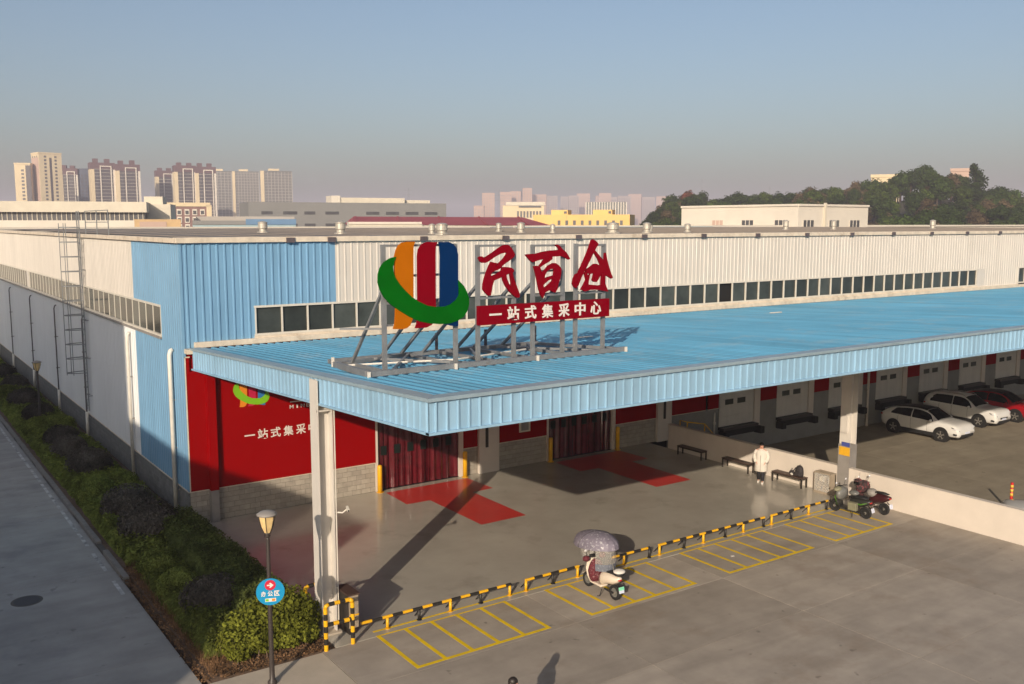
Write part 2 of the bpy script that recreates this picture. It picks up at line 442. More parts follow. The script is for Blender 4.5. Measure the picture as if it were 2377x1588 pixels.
def ribs(length, pitch, w, h, slope=.02, phase=0.0):
    """(u, d) profile of a trapezoidal sheet: narrow ribs of width w and height h every pitch"""
    pr = [(0, 0)]; u = phase + pitch / 2
    while u + w/2 + slope < length:
        pr += [(u - w/2 - slope, 0), (u - w/2, h), (u + w/2, h), (u + w/2 + slope, 0)]; u += pitch
    pr.append((length, 0)); return pr
_tc = {}
def text_polys(ch, bold=0.0):
    """flat mesh (verts in x,y ; faces) of one character from the built-in font, scaled to a unit box"""
    if (ch, bold) in _tc: return _tc[(ch, bold)]
    c = bpy.data.curves.new('t', 'FONT'); c.body = ch; c.offset = bold; c.resolution_u = 3; c.fill_mode = 'FRONT'
    o = bpy.data.objects.new('t', c); COL.objects.link(o)
    dg = bpy.context.evaluated_depsgraph_get()
    me = bpy.data.meshes.new_from_object(o.evaluated_get(dg))
    vs = [(v.co.x, v.co.y) for v in me.vertices]; fs = [tuple(p.vertices) for p in me.polygons]
    bpy.data.objects.remove(o, do_unlink=True); bpy.data.meshes.remove(me)
    _tc[(ch, bold)] = (vs, fs); return vs, fs
def char_mb(ch, x0, x1, z0, z1, y, bold=.02, thick=.0, fit=True, flipx=False):
    """a character standing in the plane y, facing -y, with a little thickness behind it"""
    vs, fs = text_polys(ch, bold)
    ax, bx = min(v[0] for v in vs), max(v[0] for v in vs); az, bz = min(v[1] for v in vs), max(v[1] for v in vs)
    m = MB(); kx = (x1-x0)/(bx-ax)
    kz = (z1-z0)/(bz-az) if fit and (bz-az) > .3 else kx
    zc = (z0+z1)/2; zm = (az+bz)/2
    P = [(x0 + (v[0]-ax)*kx, y, zc + (v[1]-zm)*kz) for v in vs]
    m.add(P, fs)
    if thick:
        bm = bmesh.new(); me = m.mesh('x'); bm.from_mesh(me)
        g = bmesh.ops.extrude_face_region(bm, geom=bm.faces[:])
        for e in g['geom']:
            if isinstance(e, bmesh.types.BMVert): e.co.y += thick
        bm.verts.index_update()
        m = MB(); m.add([v.co[:] for v in bm.verts], [tuple(v.index for v in f.verts) for f in bm.faces]); bm.free(); bpy.data.meshes.remove(me)
    return m

# ------------------------------------------------------------------ the ground
def sheet(name, x0, x1, y0, y1, z, mat, thick=.3):
    return struct(MB().box(x0, x1, y0, y1, z - thick, z).build(name, mat))
g = MB()                                                    # one sheet out to the horizon
g.quad((-3200, -900, -1.62), (4200, -900, -1.62), (4200, 4200, -1.62), (-3200, 4200, -1.62))
struct(g.build('ground', 'farland'))
# sunken yard between the white wall and the loading docks
court = sheet('truck_court', 22.8, 140, -60, 0, -1.316, 'joint_fill', .25)
def slabs(parent, xs, ys, z, mat, gap=.012, name='slab', skip=None):
    cache = {}
    for i in range(len(xs) - 1):
        for j in range(len(ys) - 1):
            if skip and skip(xs[i], xs[i+1], ys[j], ys[j+1]): continue
            w, h = xs[i+1] - xs[i] - gap, ys[j+1] - ys[j] - gap
            k = (round(w, 2), round(h, 2))
            if k not in cache:
                me = MB().box(-w/2, w/2, -h/2, h/2, -.12, 0).mesh(name); me.materials.append(MATS[mat]); cache[k] = me
            piece(name, cache[k], parent, ((xs[i]+xs[i+1])/2, (ys[j]+ys[j+1])/2, z))
slabs(court, [22.8, 28.5, 34, 39.5, 45, 50.5, 56, 62, 70], [-40, -34, -28, -22, -17.5, -13, -8.6, -4.3, -.02], -1.30, 'ramp_concrete')
# forecourt of concrete slabs at entrance level
yard = sheet('forecourt', -.3, 22.6, -60, -12.40, -.016, 'joint_fill', 1.5)
slabs(yard, [-.3, 6.15, 11.95, 17.6, 22.58], [-40, -35.5, -31.9, -28.4, -24.85, -21.35, -17.78, -14.75, -12.41], 0.0, 'concrete')
# polished floor under the canopy
floor = sheet('entrance_floor', .12, 22.6, -12.385, 0, 0.0, 'epoxy', 1.5)
# the road on the left and the kerb
road = sheet('road', -16, -3.28, -60, 150, -.136, 'joint_fill', 1.0)
slabs(road, [-16, -12, -7.6, -3.28], [-60, -48, -40, -32, -24, -17, -10.05, -3, 4.3, 11.5, 19, 27, 36, 46, 60, 80, 110, 150], -.12, 'road_concrete', gap=.014)
pav = sheet('pavement', -3.3, -.312, -60, -12.45, -.004, 'pale_paving', 1.2)
bed = MB()                                                  # planting bed, uneven soil
nx, ny = 14, 150
for j in range(ny + 1):
    for i in range(nx + 1):
        x = -3.1 + 3.2 * i / nx; y = -12.44 + 120 * j / ny
        bed.v.append((x, y, -.02 + .07 * math.sin(3.1*x + 1.7*y) * math.sin(2.3*y) + rnd.uniform(-.02, .02)))
for j in range(ny):
    for i in range(nx):
        a = j*(nx+1) + i; bed.f.append((a, a+1, a+nx+2, a+nx+1))
struct(bed.build('planting_bed', 'earth', smooth=True))
struct(MB().box(-3.1, .12, -12.44, 110, -1.2, -.10).build('bed_base', 'earth'))
kerb = struct(MB().box(-3.27, -3.11, -4.2, 110, -.6, -.05).build('kerb', 'joint_fill'))
km = MB().box(-.08, .08, -.495, .495, -.2, .13).mesh('kerb_stone'); km.materials.append(MATS['kerb_stone'])
for k in range(60):
    if k in (3,): continue
    piece('kerb_stone', km, kerb, (-3.19 + rnd.uniform(-.008, .008), -3.7 + k, -.10 + rnd.uniform(-.008, .008)), (0, 0, rnd.uniform(-.006, .006)))
ln = MB()                                                   # worn white edge line
y = -5.2
for y0, y1 in [(-5.2,-3.9),(-2.9,-.9),(0,1.6),(1.9,4.9),(5.2,9.5),(9.9,12.4),(12.8,16.0),(16.2,24),(24.4,40),(40.5,70)]:
    ln.box(-3.58, -3.47, y0, y1, -.125, -.116)
struct(ln.build('edge_line', 'line_white'))
mh = thing('manhole_cover', 'round dark iron manhole cover set in the road', 'manhole cover', (-5.97, -4.11, -.118))
MB().lathe([(.43, 0), (.43, .004), (.36, .005), (.36, .004)], (-5.97, -4.11, -.118), 28).build('frame_ring', 'joint_fill', mh)
MB().lathe([(.355, -.004), (.355, .006)], (-5.97, -4.11, -.118), 28).build('lid', 'iron', mh)
# yellow parking bays for the scooters
def bays(name, x0, x1, n, y0=-14.56, y1=-12.26):
    m = MB(); w = .11
    ya = -12.385 if False else y1
    for k in range(n + 1):
        x = x0 + (x1 - x0) * k / n
        m.box(x - w/2, x + w/2, y0 + w/2, -12.42, .001, .004)
    m.box(x0 - w/2, x1 + w/2, y0 - w/2, y0 + w/2, .001, .004)
    m.box(x0 - w/2, x1 + w/2, -12.42, -12.36, .001, .004)
    return struct(m.build(name, 'line_yellow'))
bays('parking_marking', 1.3, 5.35, 5)
bays('parking_marking', 6.87, 10.92, 5)
bays('parking_marking', 12.47, 16.52, 5)
bays('parking_marking', 17.78, 21.0, 4)
struct(MB().box(1.3, 20.9, -12.13, -12.05, .001, .004).build('floor_line', 'line_yellow'))
# red arrows painted on the entrance floor
def arrow(name, cx, ytip, mat, w=4.05, sw=2.0, hl=1.95, yend=-6.1, lean=0):
    z0, z1 = .001, .005
    hw, s = w/2, sw/2
    top = [(cx - 1.95, ytip), (cx + 1.95, ytip), (cx + hw, ytip - hl*.98), (cx + s, ytip - hl), (cx + s, yend), (cx - s, yend), (cx - s, ytip - hl), (cx - hw, ytip - hl*.98)]
    m = MB(); n = len(top)
    m.add([(x, y, z1) for x, y in top[::-1]], [tuple(range(n-1, -1, -1))])
    return struct(m.build(name, mat))
arrow('arrow_marking', 9.66, -.42, 'red_floor')
arrow('arrow_marking', 18.35, -.42, 'red_floor')

o = MB().box(13.62, 13.72, -13.62, -13.55, .003, .02).build('paper_scrap', 'shoe_white', at=(13.65, -13.6, 0)); tag(o, 'tiny white scrap lying in the third group of yellow bays', 'litter')

# ------------------------------------------------------------------ the warehouse
XE, YE = 92.0, 66.0                                        # far ends of the hall
wh = thing('warehouse', 'long warehouse with cream and blue ribbed cladding, window strip and flat brown roof', 'warehouse', (0, 0, 0))
MB().box(.22, XE, .22, YE, -1.3, 10.1).build('core_wall', 'dark_void', wh)
# ribbed sheets of the front, shared mesh per size
def front_sheet(w, h, mat, pitch=.28, rw=.05, rh=.035, name='cladding_sheet'):
    pr = ribs(w, pitch, rw, rh); m = MB()
    for k in range(len(pr) - 1):
        (u0, d0), (u1, d1) = pr[k], pr[k+1]
        m.quad((u0, -d0, 0), (u1, -d1, 0), (u1, -d1, h), (u0, -d0, h))
    me = m.mesh(name); me.materials.append(MATS[mat]); return me
def side_sheet(w, h, mat, pitch=.28, rw=.05, rh=.02, name='cladding_sheet'):
    pr = ribs(w, pitch, rw, rh); m = MB()
    for k in range(len(pr) - 1):
        (u0, d0), (u1, d1) = pr[k], pr[k+1]
        m.quad((-d1, u1, 0), (-d0, u0, 0), (-d0, u0, h), (-d1, u1, h))
    me = m.mesh(name); me.materials.append(MATS[mat]); return me
YF = -.02                                                  # plane of the sheets
ma = front_sheet(1.12, 3.74, 'clad_blue'); mb_ = front_sheet(.365, 3.74, 'clad_blue')
piece('cladding_sheet', ma, wh, (.05, YF, 6.46)); piece('cladding_sheet', ma, wh, (1.17, YF, 6.46)); piece('cladding_sheet', mb_, wh, (2.29, YF, 6.46))
mu = front_sheet(1.12, 2.33, 'clad_blue'); mu2 = front_sheet(1.005, 2.33, 'clad_blue')
piece('cladding_sheet', mu, wh, (2.655, YF, 7.87)); piece('cladding_sheet', mu, wh, (3.775, YF, 7.87)); piece('cladding_sheet', mu2, wh, (4.895, YF, 7.87))
mw = front_sheet(1.12, 2.33, 'clad_white', rh=.022)
x = 5.90
while x < 51.9:
    piece('cladding_sheet', mw, wh, (x, YF, 7.87)); x += 1.12
mw2 = front_sheet(1.12, 3.74, 'clad_white', rh=.022)
MB().box(51.98, x, -.03, .1, 6.46, 7.868).build('infill_panel', 'clad_white', wh)
while x < 57.0: piece('cladding_sheet', mw2, wh, (x, YF, 6.46)); x += 1.12
xw2 = x
while x < XE - 1.2: piece('cladding_sheet', mw, wh, (x, YF, 7.87)); x += 1.12
MB().box(-.05, .05, -.055, .0, 1.2, 10.2).build('corner_trim', 'clad_blue', wh)
# left gable side
def side_run(y0, y1, z0, z1, mat, w=1.12):
    me = side_sheet(w, z1 - z0, mat); y = y0
    while y < y1 - .01:
        ww = min(w, y1 - y)
        if ww < w - .01: piece('cladding_sheet', side_sheet(ww, z1 - z0, mat), wh, (-.02, y, z0))
        else: piece('cladding_sheet', me, wh, (-.02, y, z0))
        y += w
side_run(0, 2.74, 1.2, 10.2, 'clad_blue', 1.37)
side_run(2.74, 6.86, 7.82, 10.2, 'clad_blue', 1.373)
side_run(2.74, 6.86, 1.2, 6.66, 'clad_blue', 1.373)
side_run(6.86, YE, 7.82, 10.2, 'clad_white', 2.24)
side_run(6.86, YE, 1.2, 6.66, 'clad_white_shade', 2.24)
# eave gutters and their outlet boxes
MB().box(-.16, XE, -.16, .2, 10.2, 10.4).build('gutter', 'cream_trim', wh, bevel=.015)
MB().box(-.16, .2, .2, YE, 10.2, 10.38).build('gutter', 'cream_trim', wh, bevel=.015)
gm = MB().box(-.16, .16, -.06, .02, -.07, .12).mesh('outlet_box'); gm.materials.append(MATS['dark_steel'])
for x in [4.04] + [5.70 + 4.05*k for k in range(20)]: piece('outlet_box', gm, wh, (x, -.162, 10.25))
m = MB()                                                   # shallow ribbed roof
m.add([(.2, .2, 10.39), (XE, .2, 10.39), (XE, 42, 10.44), (.2, 42, 10.44), (.2, YE, 10.36), (XE, YE, 10.36)], [(0, 1, 2, 3), (3, 2, 5, 4)])
rf = m.build('roof', 'roof_brown', wh)
for k in range(40):                                        # standing seams near the eave
    x = .8 + k * 2.2
    MB().bar((x, .3, 10.40), (x, 41, 10.45), .06, .04).build('roof_seam', 'roof_brown', rf)
# window strip of the front: panes, mullions, frame
def strip_front(x0, x1, n, z0, z1, first=0):
    w = (x1 - x0) / n
    pane = MB().box(.03, w - .03, -.01, .01, .05, z1 - z0 - .05).mesh('window_pane'); pane.materials.append(MATS['pane'])
    curt = MB().box(.03, w - .03, -.01, .01, .05, z1 - z0 - .05).mesh('window_pane'); curt.materials.append(MATS['pane_curtain'])
    cur2 = MB().box(.03, w*.5, -.01, .01, .05, z1 - z0 - .05).mesh('blind'); cur2.materials.append(MATS['pane_curtain'])
    mul = MB().box(-.026, .026, -.05, .03, 0, z1 - z0).mesh('mullion'); mul.materials.append(MATS['mullion'])
    fr = MB(); fr.box(x0 - .05, x1 + .05, -.06, .03, z1 - .05, z1 + .03); fr.box(x0 - .05, x1 + .05, -.06, .03, z0 - .03, z0 + .05)
    fr.build('window_frame', 'mullion', wh)
    for k in range(n + 1): piece('mullion', mul, wh, (x0 + k*w, .0, z0))
    for k in range(n):
        if first and k == 24: continue                     # one sash stands open on the dark hall
        p = piece('window_pane', pane, wh, (x0 + k*w, .05, z0))
        if first and k in (2, 23, 32, 39): piece('blind', cur2, wh, (x0 + k*w + (.45 if k % 2 else 0), .09, z0))
strip_front(2.66, 51.95, 48, 6.78, 7.84, 1)
strip_front(57.15, 87.15, 29, 6.78, 7.84)
MB().box(2.6, 87, .14, .2, 6.7, 7.9).build('window_backing', 'pane_open', wh)
MB().box(.36, 88, -.20, -.005, 6.47, 6.67).build('sill_ledge', 'cream_trim', wh, bevel=.02)
MB().box(2.6, 52, -.11, -.005, 6.67, 6.76).build('sill', 'cream_trim', wh)
# window strip of the left side
def strip_side(y0, y1, n, z0, z1):
    w = (y1 - y0) / n
    pane = MB().box(-.01, .01, .03, w - .03, .05, z1 - z0 - .05).mesh('window_pane'); pane.materials.append(MATS['pane'])
    mul = MB().box(-.03, .03, -.04, .04, 0, z1 - z0).mesh('mullion'); mul.materials.append(MATS['mullion'])
    for k in range(n + 1): piece('mullion', mul, wh, (0, y0 + k*w, z0))
    for k in range(n): piece('window_pane', pane, wh, (.0, y0 + k*w, z0))
    fr = MB(); fr.box(-.07, .03, y0 - .06, y1 + .06, z1 - .04, z1 + .04); fr.box(-.07, .03, y0 - .06, y1 + .06, z0 - .05, z0 + .04)
    fr.build('window_frame', 'mullion', wh)
for (a, b, n) in [(2.78, 17.0, 13), (17.9, 34.6, 16), (35.6, 52.0, 16), (53, 65.5, 12)]: strip_side(a, b, n, 6.68, 7.8)
MB().box(.15, .21, 2.7, 65.8, 6.6, 7.85).build('window_backing', 'pane_open', wh)
for a, b in [(17.06, 17.84), (34.66, 35.54), (52.06, 52.94)]: MB().box(-.06, .05, a, b, 6.66, 7.82).build('infill_panel', 'clad_white', wh)
MB().box(-.13, -.02, 2.7, YE, 6.55, 6.63).build('sill', 'grey_wrap', wh)
# ---- concrete block plinth
BW, BH = .40, .20
blk = MB().box(.008, BW - .008, 0, .15, .008, BH - .008).mesh('block'); blk.materials.append(MATS['cmu'])
blh = MB().box(.006, BW/2 - .006, 0, .15, .006, BH - .006).mesh('block'); blh.materials.append(MATS['cmu'])
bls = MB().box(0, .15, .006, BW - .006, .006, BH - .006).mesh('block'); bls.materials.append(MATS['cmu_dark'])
nblk = 0
def block_front(x0, x1, z0=0.0, courses=6):
    global nblk
    MB().box(x0, x1, .012, .2, z0, z0 + BH*courses).build('mortar_bed', 'mortar', wh)
    for c in range(courses):
        x = x0; first = True
        while x < x1 - .02:
            w = BW/2 if (first and c % 2) else BW
            first = False
            if x + w > x1 + .001: w = x1 - x
            if abs(w - BW) < .01: me = blk
            elif abs(w - BW/2) < .01: me = blh
            else:
                me = MB().box(.006, max(.02, w - .006), 0, .15, .006, BH - .006).mesh('block'); me.materials.append(MATS['cmu'])
            piece('block', me, wh, (x, rnd.uniform(-.004, .004), z0 + c*BH)); nblk += 1
            x += w
block_front(.02, 7.46); block_front(11.66, 12.40); block_front(13.50, 16.18); block_front(20.36, 23.02)
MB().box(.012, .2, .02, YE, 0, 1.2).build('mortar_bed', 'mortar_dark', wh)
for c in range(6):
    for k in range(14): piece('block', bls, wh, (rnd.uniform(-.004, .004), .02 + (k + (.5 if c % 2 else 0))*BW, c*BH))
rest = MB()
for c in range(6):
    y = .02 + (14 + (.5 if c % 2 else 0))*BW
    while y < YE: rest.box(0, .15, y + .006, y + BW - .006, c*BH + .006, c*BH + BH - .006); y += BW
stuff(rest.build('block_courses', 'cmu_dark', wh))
MB().box(-.055, .02, -.03, YE, 1.185, 1.225).build('drip_trim', 'cream_trim', wh)
MB().box(-.055, 7.5, -.055, .02, 1.18, 1.215).build('drip_trim', 'cream_trim', wh)
# ---- red sheets below the canopy
def red_front(x0, x1, z0=1.22, z1=6.0):
    MB().box(x0, x1, -.04, .02, z0, z1).build('red_panel', 'red_clad', wh)
    MB().box(x0, x1, -.05, .02, z0 - .035, z0 - .003).build('drip_trim', 'cream_trim', wh)
for a, b in [(11.66, 12.40), (13.50, 16.18), (20.36, 23.02), (24.02, 26.55), (26.75, 27.52)]: red_front(a, b)
# strip curtain doorways
def doorway(x0, x1, h=4.3):
    d = MB(); d.box(x0 - .11, x0, -.05, .2, 0, h); d.box(x1, x1 + .2, -.05, .2, 0, h); d.box(x0 - .11, x1 + .2, -.05, .2, h, h + .15)
    dr = d.build('doorway', 'white_paint', wh, at=((x0+x1)/2, 0, 0))
    n = 13; w = (x1 - x0) / n
    for k in range(n):
        m = MB(); seg = 6; st = 10; ov = w * .16
        ph = rnd.uniform(0, 6); am = rnd.uniform(.025, .055)
        pts = [[(x0 + k*w - ov/2 + (w + ov)*i/seg, .06 + (.012 if k % 2 else -.012) + am*math.sin(ph + i*1.1) * (1 - j/st*.75) + (.02 if (i in (0, seg)) else 0),
                 .02 + rnd.uniform(0, .02) + (h - .02)*j/st) for i in range(seg + 1)] for j in range(st + 1)]
        for j in range(st):
            for i in range(seg): m.quad(pts[j][i], pts[j][i+1], pts[j+1][i+1], pts[j+1][i])
        s_ = m.build('curtain_strip', 'pvc_strip', dr, smooth=True)
    for k in range(6):
        xa = x0 + .14 + k*.62
        MB().box(xa, xa + .27, -.008, .002, 1.47, 1.85).build('curtain_window', 'pvc_clear', dr)
    MB().box(x0, x1, .19, .215, 0, h).build('dark_opening', 'dark_void', dr)
doorway(7.57, 11.46); doorway(16.29, 20.14)
# white pilasters between the doors, with a dark slot each
def pilaster(x0, x1, sx):
    p = MB().box(x0, x1, -.16, .02, 0, 6.3).build('pilaster', 'white_paint', wh, bevel=.01)
    MB().box(sx, sx + .13, -.20, -.155, 1.15, 4.6).build('cable_duct', 'black_paint', p)
pilaster(12.42, 13.47, 12.74); pilaster(23.04, 24.0, 23.42)
# red steel post on the banner wall
MB().box(.69, .99, -.30, -.045, 1.2, 6.2).build('wall_post', 'red_clad', wh)
MB().box(.70, .98, -.29, -.0, 0, 1.198).build('wall_post', 'grey_wrap', wh)
# ---- loading docks
MB().box(24.02, XE, -.03, .2, -1.3, -.06).build('dock_wall', 'dock_grey', wh)
MB().box(24.02, 27.52, -.02, .2, -.06, 1.19).build('dock_panel', 'dock_grey', wh)
xd = 27.58
for k in range(9):
    x0 = xd + k*4.585; x1 = x0 + 2.68
    dd = MB().box(x0, x1, -.02, .0, .17, 3.4).build('dock_door', 'dock_door', wh, at=(x0, 0, .17))
    for j in range(6):
        MB().box(x0 + .02, x1 - .02, -.045, -.018, .19 + j*.53, .19 + j*.53 + .505).build('door_panel', 'dock_door', dd)
    for u in (.42, 1.37):
        MB().box(x0 + u, x0 + u + .62, -.06, -.044, 1.33, 1.62).build('door_window', 'pane', dd)
    MB().box(x1, x1 + .46, -.10, .02, -.06, 5.6).build('dock_pillar', 'white_paint', wh)
    xr = x1 + .46
    xr1 = xd + (k+1)*4.585 - .02
    MB().box(xr, xr1, -.04, .02, 1.25, 6.0).build('red_panel', 'red_clad', wh)
    MB().box(xr, xr1, -.03, .02, -.06, 1.247).build('dock_panel', 'dock_grey', wh)
    MB().box(x0 - .02, x1 + .02, -.42, -.03, .02, .16).build('dock_lip', 'black_paint', wh)
    MB().box(x0 + .05, x1 - .02, -.30, -.03, -.32, .018).build('dock_leveller', 'black_rubber', wh)
    for xx in (x0 + .0, x1 + .10):
        MB().box(xx - .05, xx + .27, -.55, -.06, -.42, -.05).build('dock_bumper', 'black_rubber', wh, bevel=.02)
MB().box(24.02, XE, -.02, .02, 5.4, 6.46).build('header_panel', 'clad_white', wh)
MB().box(0.02, 24.02, .03, .15, 4.45, 6.46).build('header_panel', 'red_clad', wh)
# downpipes standing clear of the left side
def pipe(y, z1, r, lower=False):
    m = MB().path([(-.05, y, z1), (-.13, y, z1 - .05), (-.17, y, z1 - .2), (-.17, y, 0)], r, 10)
    p = m.build('downpipe', 'pipe_white' if not lower else 'dark_steel', wh, smooth=True)
    if lower: MB().tube((-.17, y, 0), (-.17, y, 1.35), .075, 10).build('pipe_sleeve', 'pipe_white', p, smooth=True)
    for z in (1.0, 2.6, 4.4):
        if z < z1: MB().box(-.24, .0, y - .02, y + .02, z, z + .05).build('pipe_bracket', 'grey_wrap', p)
pipe(1.25, 6.3, .085); pipe(7.75, 6.3, .07)
for y in (17.3, 25.2, 34.2, 43.8, 52.0): pipe(y, 6.25, .035, True)

# ------------------------------------------------------------------ red banner on the front wall
bn = thing('wall_banner', 'big red banner board with colour logo and white lettering beside the corner', 'banner', (3.7, -.05, 1.2))
m = MB().box(.03, .16, -.06, -.022, 1.22, 6.13); m.build('board', 'red_board', bn)
MB().box(.16, 7.46, -.06, -.022, 1.22, 5.62).build('board', 'red_board', bn)
m = MB(); m.box(-.01, .03, -.075, -.022, 1.20, 6.16); m.box(-.01, .18, -.075, -.022, 6.13, 6.17); m.build('edge_strip', 'cream_trim', bn)

# outlines of the emblem and of the three brush characters (metres; x, z in the sign's own plane)
LOGO_ORANGE = [(1.88,10.05),(1.93,10.22),(2.0,10.34),(2.11,10.41),(2.24,10.43),(2.48,10.43),(2.43,10.32),(2.42,10.09),(2.4,8.61),(2.37,8.41),(2.3,8.27),(2.2,8.2),(2.07,8.18),(1.82,8.2),(1.86,8.33),(1.88,8.52),(1.89,8.75),(1.87,9.43)]
LOGO_RED = [(2.55,10.06),(2.58,10.23),(2.68,10.36),(2.84,10.42),(3.14,10.41),(3.09,10.3),(3.08,10.08),(3.07,8.57),(3.08,8.4),(2.94,8.24),(2.79,8.18),(2.46,8.18),(2.51,8.31),(2.54,8.52)]
LOGO_BLUE = [(3.19,10.41),(3.49,10.41),(3.63,10.35),(3.73,10.23),(3.77,10.07),(3.76,8.18),(3.75,8.16),(3.54,8.18),(3.33,8.24),(3.21,8.57),(3.24,10.05),(3.22,10.3)]
LOGO_GREEN = [(1.9,10.05),(1.73,10.01),(1.57,9.92),(1.46,9.78),(1.4,9.62),(1.39,9.42),(1.45,9.22),(1.55,9.04),(1.74,8.84),(1.99,8.66),(2.27,8.49),(2.56,8.36),(2.86,8.29),(3.16,8.25),(3.47,8.25),(3.74,8.31),(3.92,8.41),(4.03,8.55),(4.09,8.73),(4.09,8.88),(4.03,9.06),(3.93,9.23),(3.76,9.39),(3.76,9.25),(3.79,9.13),(3.78,9.01),(3.68,8.87),(3.51,8.76),(3.34,8.71),(3.07,8.71),(2.8,8.76),(2.54,8.88),(2.35,9.0),(2.16,9.17),(2.0,9.34),(1.87,9.52),(1.82,9.66),(1.81,9.8),(1.85,9.94)]
GLYPHS = {
 'min': [[(4.417,9.966),(4.47,10.01),(4.545,10.008),(4.598,9.975),(4.673,9.996),(4.89,10.109),(5.108,10.24),(5.24,10.302),(5.361,10.314),(5.438,10.29),(5.527,10.207),(5.628,10.041),(5.594,9.977),(5.527,9.924),(5.238,9.758),(5.106,9.824),(5.239,9.93),(5.354,10.073),(5.316,10.097),(5.151,10.068),(4.954,9.982),(4.737,9.86),(4.651,9.83),(4.533,9.833),(4.469,9.876)],[(4.834,9.855),(5.041,9.813),(4.975,9.746),(4.898,9.64),(4.822,9.498),(4.854,9.406),(4.93,9.331),(4.875,9.206),(4.852,9.08),(4.819,8.936),(4.732,8.931),(4.646,9.007),(4.561,9.11),(4.572,9.254),(4.616,9.414),(4.682,9.574),(4.758,9.734)],[(5.239,9.93),(5.549,9.951),(5.327,9.819),(5.194,9.731),(5.15,9.678),(5.062,9.635),(4.953,9.602),(4.876,9.568),(4.833,9.624),(4.931,9.702),(5.062,9.789)],[(4.821,9.453),(4.996,9.51),(5.172,9.605),(5.205,9.704),(5.348,9.7),(5.504,9.678),(5.593,9.611),(5.571,9.547),(5.437,9.515),(5.281,9.465),(5.105,9.398),(4.951,9.349),(4.832,9.308)],[(5.193,9.468),(5.326,9.482),(5.352,9.371),(5.436,9.203),(5.526,9.089),(5.687,8.833),(5.593,8.893),(5.436,9.019),(5.303,9.19),(5.226,9.339)],[(5.448,9.533),(5.537,9.548),(5.582,9.382),(5.672,9.176),(5.784,8.921),(5.773,8.839),(5.683,8.833),(5.526,9.089),(5.503,9.256),(5.477,9.404)]],
 'bai': [[(5.977,10.024),(6.068,10.041),(6.344,10.049),(6.576,10.097),(6.833,10.129),(7.046,10.135),(7.166,10.146),(7.117,10.219),(7.022,10.286),(7.117,10.298),(7.213,10.246),(7.285,10.169),(7.43,10.072),(7.516,9.966),(7.582,9.869),(7.505,9.855),(7.383,9.921),(7.239,9.962),(7.119,9.955),(6.952,9.954),(6.787,9.915),(6.647,9.893),(6.437,9.857),(6.229,9.81),(6.137,9.864),(6.046,9.959)],[(6.647,9.899),(6.929,9.959),(6.929,9.883),(6.811,9.811),(6.647,9.74),(6.484,9.651),(6.461,9.698),(6.553,9.789)],[(6.275,9.694),(6.391,9.709),(6.507,9.65),(6.531,9.556),(6.613,9.441),(6.625,9.29),(6.614,9.14),(6.638,9.045),(6.791,9.001),(6.674,8.939),(6.604,8.782),(6.533,8.861),(6.463,9.033),(6.404,9.26),(6.345,9.505)],[(6.578,9.517),(6.671,9.589),(6.788,9.699),(6.953,9.77),(7.049,9.767),(7.168,9.698),(7.253,9.601),(7.242,9.459),(7.207,9.308),(7.148,9.157),(7.113,9.026),(7.041,8.924),(6.958,8.937),(6.851,8.998),(6.921,9.242),(6.979,9.41),(7.002,9.561),(6.99,9.599),(6.86,9.603),(6.742,9.55),(6.672,9.439),(6.649,9.327),(6.602,9.347)],[(6.614,9.319),(6.766,9.376),(6.991,9.419),(6.979,9.334),(6.79,9.284),(6.607,9.159)],[(6.614,9.046),(6.767,9.134),(6.909,9.242),(6.98,9.278),(7.005,8.954),(6.815,9.0),(6.674,8.939)]],
 'cang': [[(8.363,10.403),(8.438,10.431),(8.539,10.381),(8.642,10.293),(8.579,10.216),(8.505,10.111),(8.443,10.024),(8.344,9.852),(8.221,9.661),(8.123,9.509),(8.0,9.319),(7.903,9.11),(7.805,9.017),(7.719,9.059),(7.669,9.157),(7.704,9.31),(7.777,9.423),(7.875,9.458),(7.972,9.629),(8.094,9.838),(8.216,10.067),(8.302,10.259)],[(8.505,10.111),(8.62,10.002),(8.775,9.862),(8.865,9.781),(8.875,10.016),(8.926,10.035),(8.967,9.858),(9.035,9.659),(9.115,9.46),(9.209,9.279),(9.144,9.251),(9.04,9.304),(8.91,9.368),(8.78,9.45),(8.726,9.648),(8.622,9.846),(8.468,10.043)],[(8.147,9.527),(8.322,9.62),(8.472,9.713),(8.573,9.71),(8.701,9.658),(8.779,9.568),(8.78,9.45),(8.68,9.296),(8.58,9.172),(8.478,9.176),(8.414,9.227),(8.475,9.436),(8.324,9.415),(8.198,9.445)],[(8.098,9.49),(8.223,9.444),(8.224,9.351),(8.324,9.415),(8.276,9.232),(8.265,9.112),(8.658,9.068),(8.755,9.078),(8.78,9.45),(8.91,9.368),(8.9,9.131),(8.967,8.991),(9.033,8.869),(8.917,8.884),(8.736,8.921),(8.532,8.945),(8.329,8.947),(8.129,8.907),(7.991,8.971),(8.077,9.084),(8.175,9.255)]],
}
LS = .507                                                  # the same emblem, half size, printed on the banner
def small(poly): return [(1.72 + (x - 1.42) * LS, 4.19 + (z - 8.30) * LS) for x, z in poly]
for nm, pl, mt, dy in (('emblem_bar', LOGO_ORANGE, 'print_orange', 0), ('emblem_bar', LOGO_RED, 'print_magenta', 0), ('emblem_bar', LOGO_BLUE, 'print_blue', 0), ('emblem_ring', LOGO_GREEN, 'print_lime', .003)):
    MB().prism(small(pl), -.066 - dy, -.0605).build(nm, mt, bn)
for k, ch in enumerate('一站式集采中心'):
    xa = 2.07 + k * .505
    char_mb(ch, xa, xa + .40, 2.83, 3.22, -.066, bold=.02).build('banner_character', 'white_print', bn)
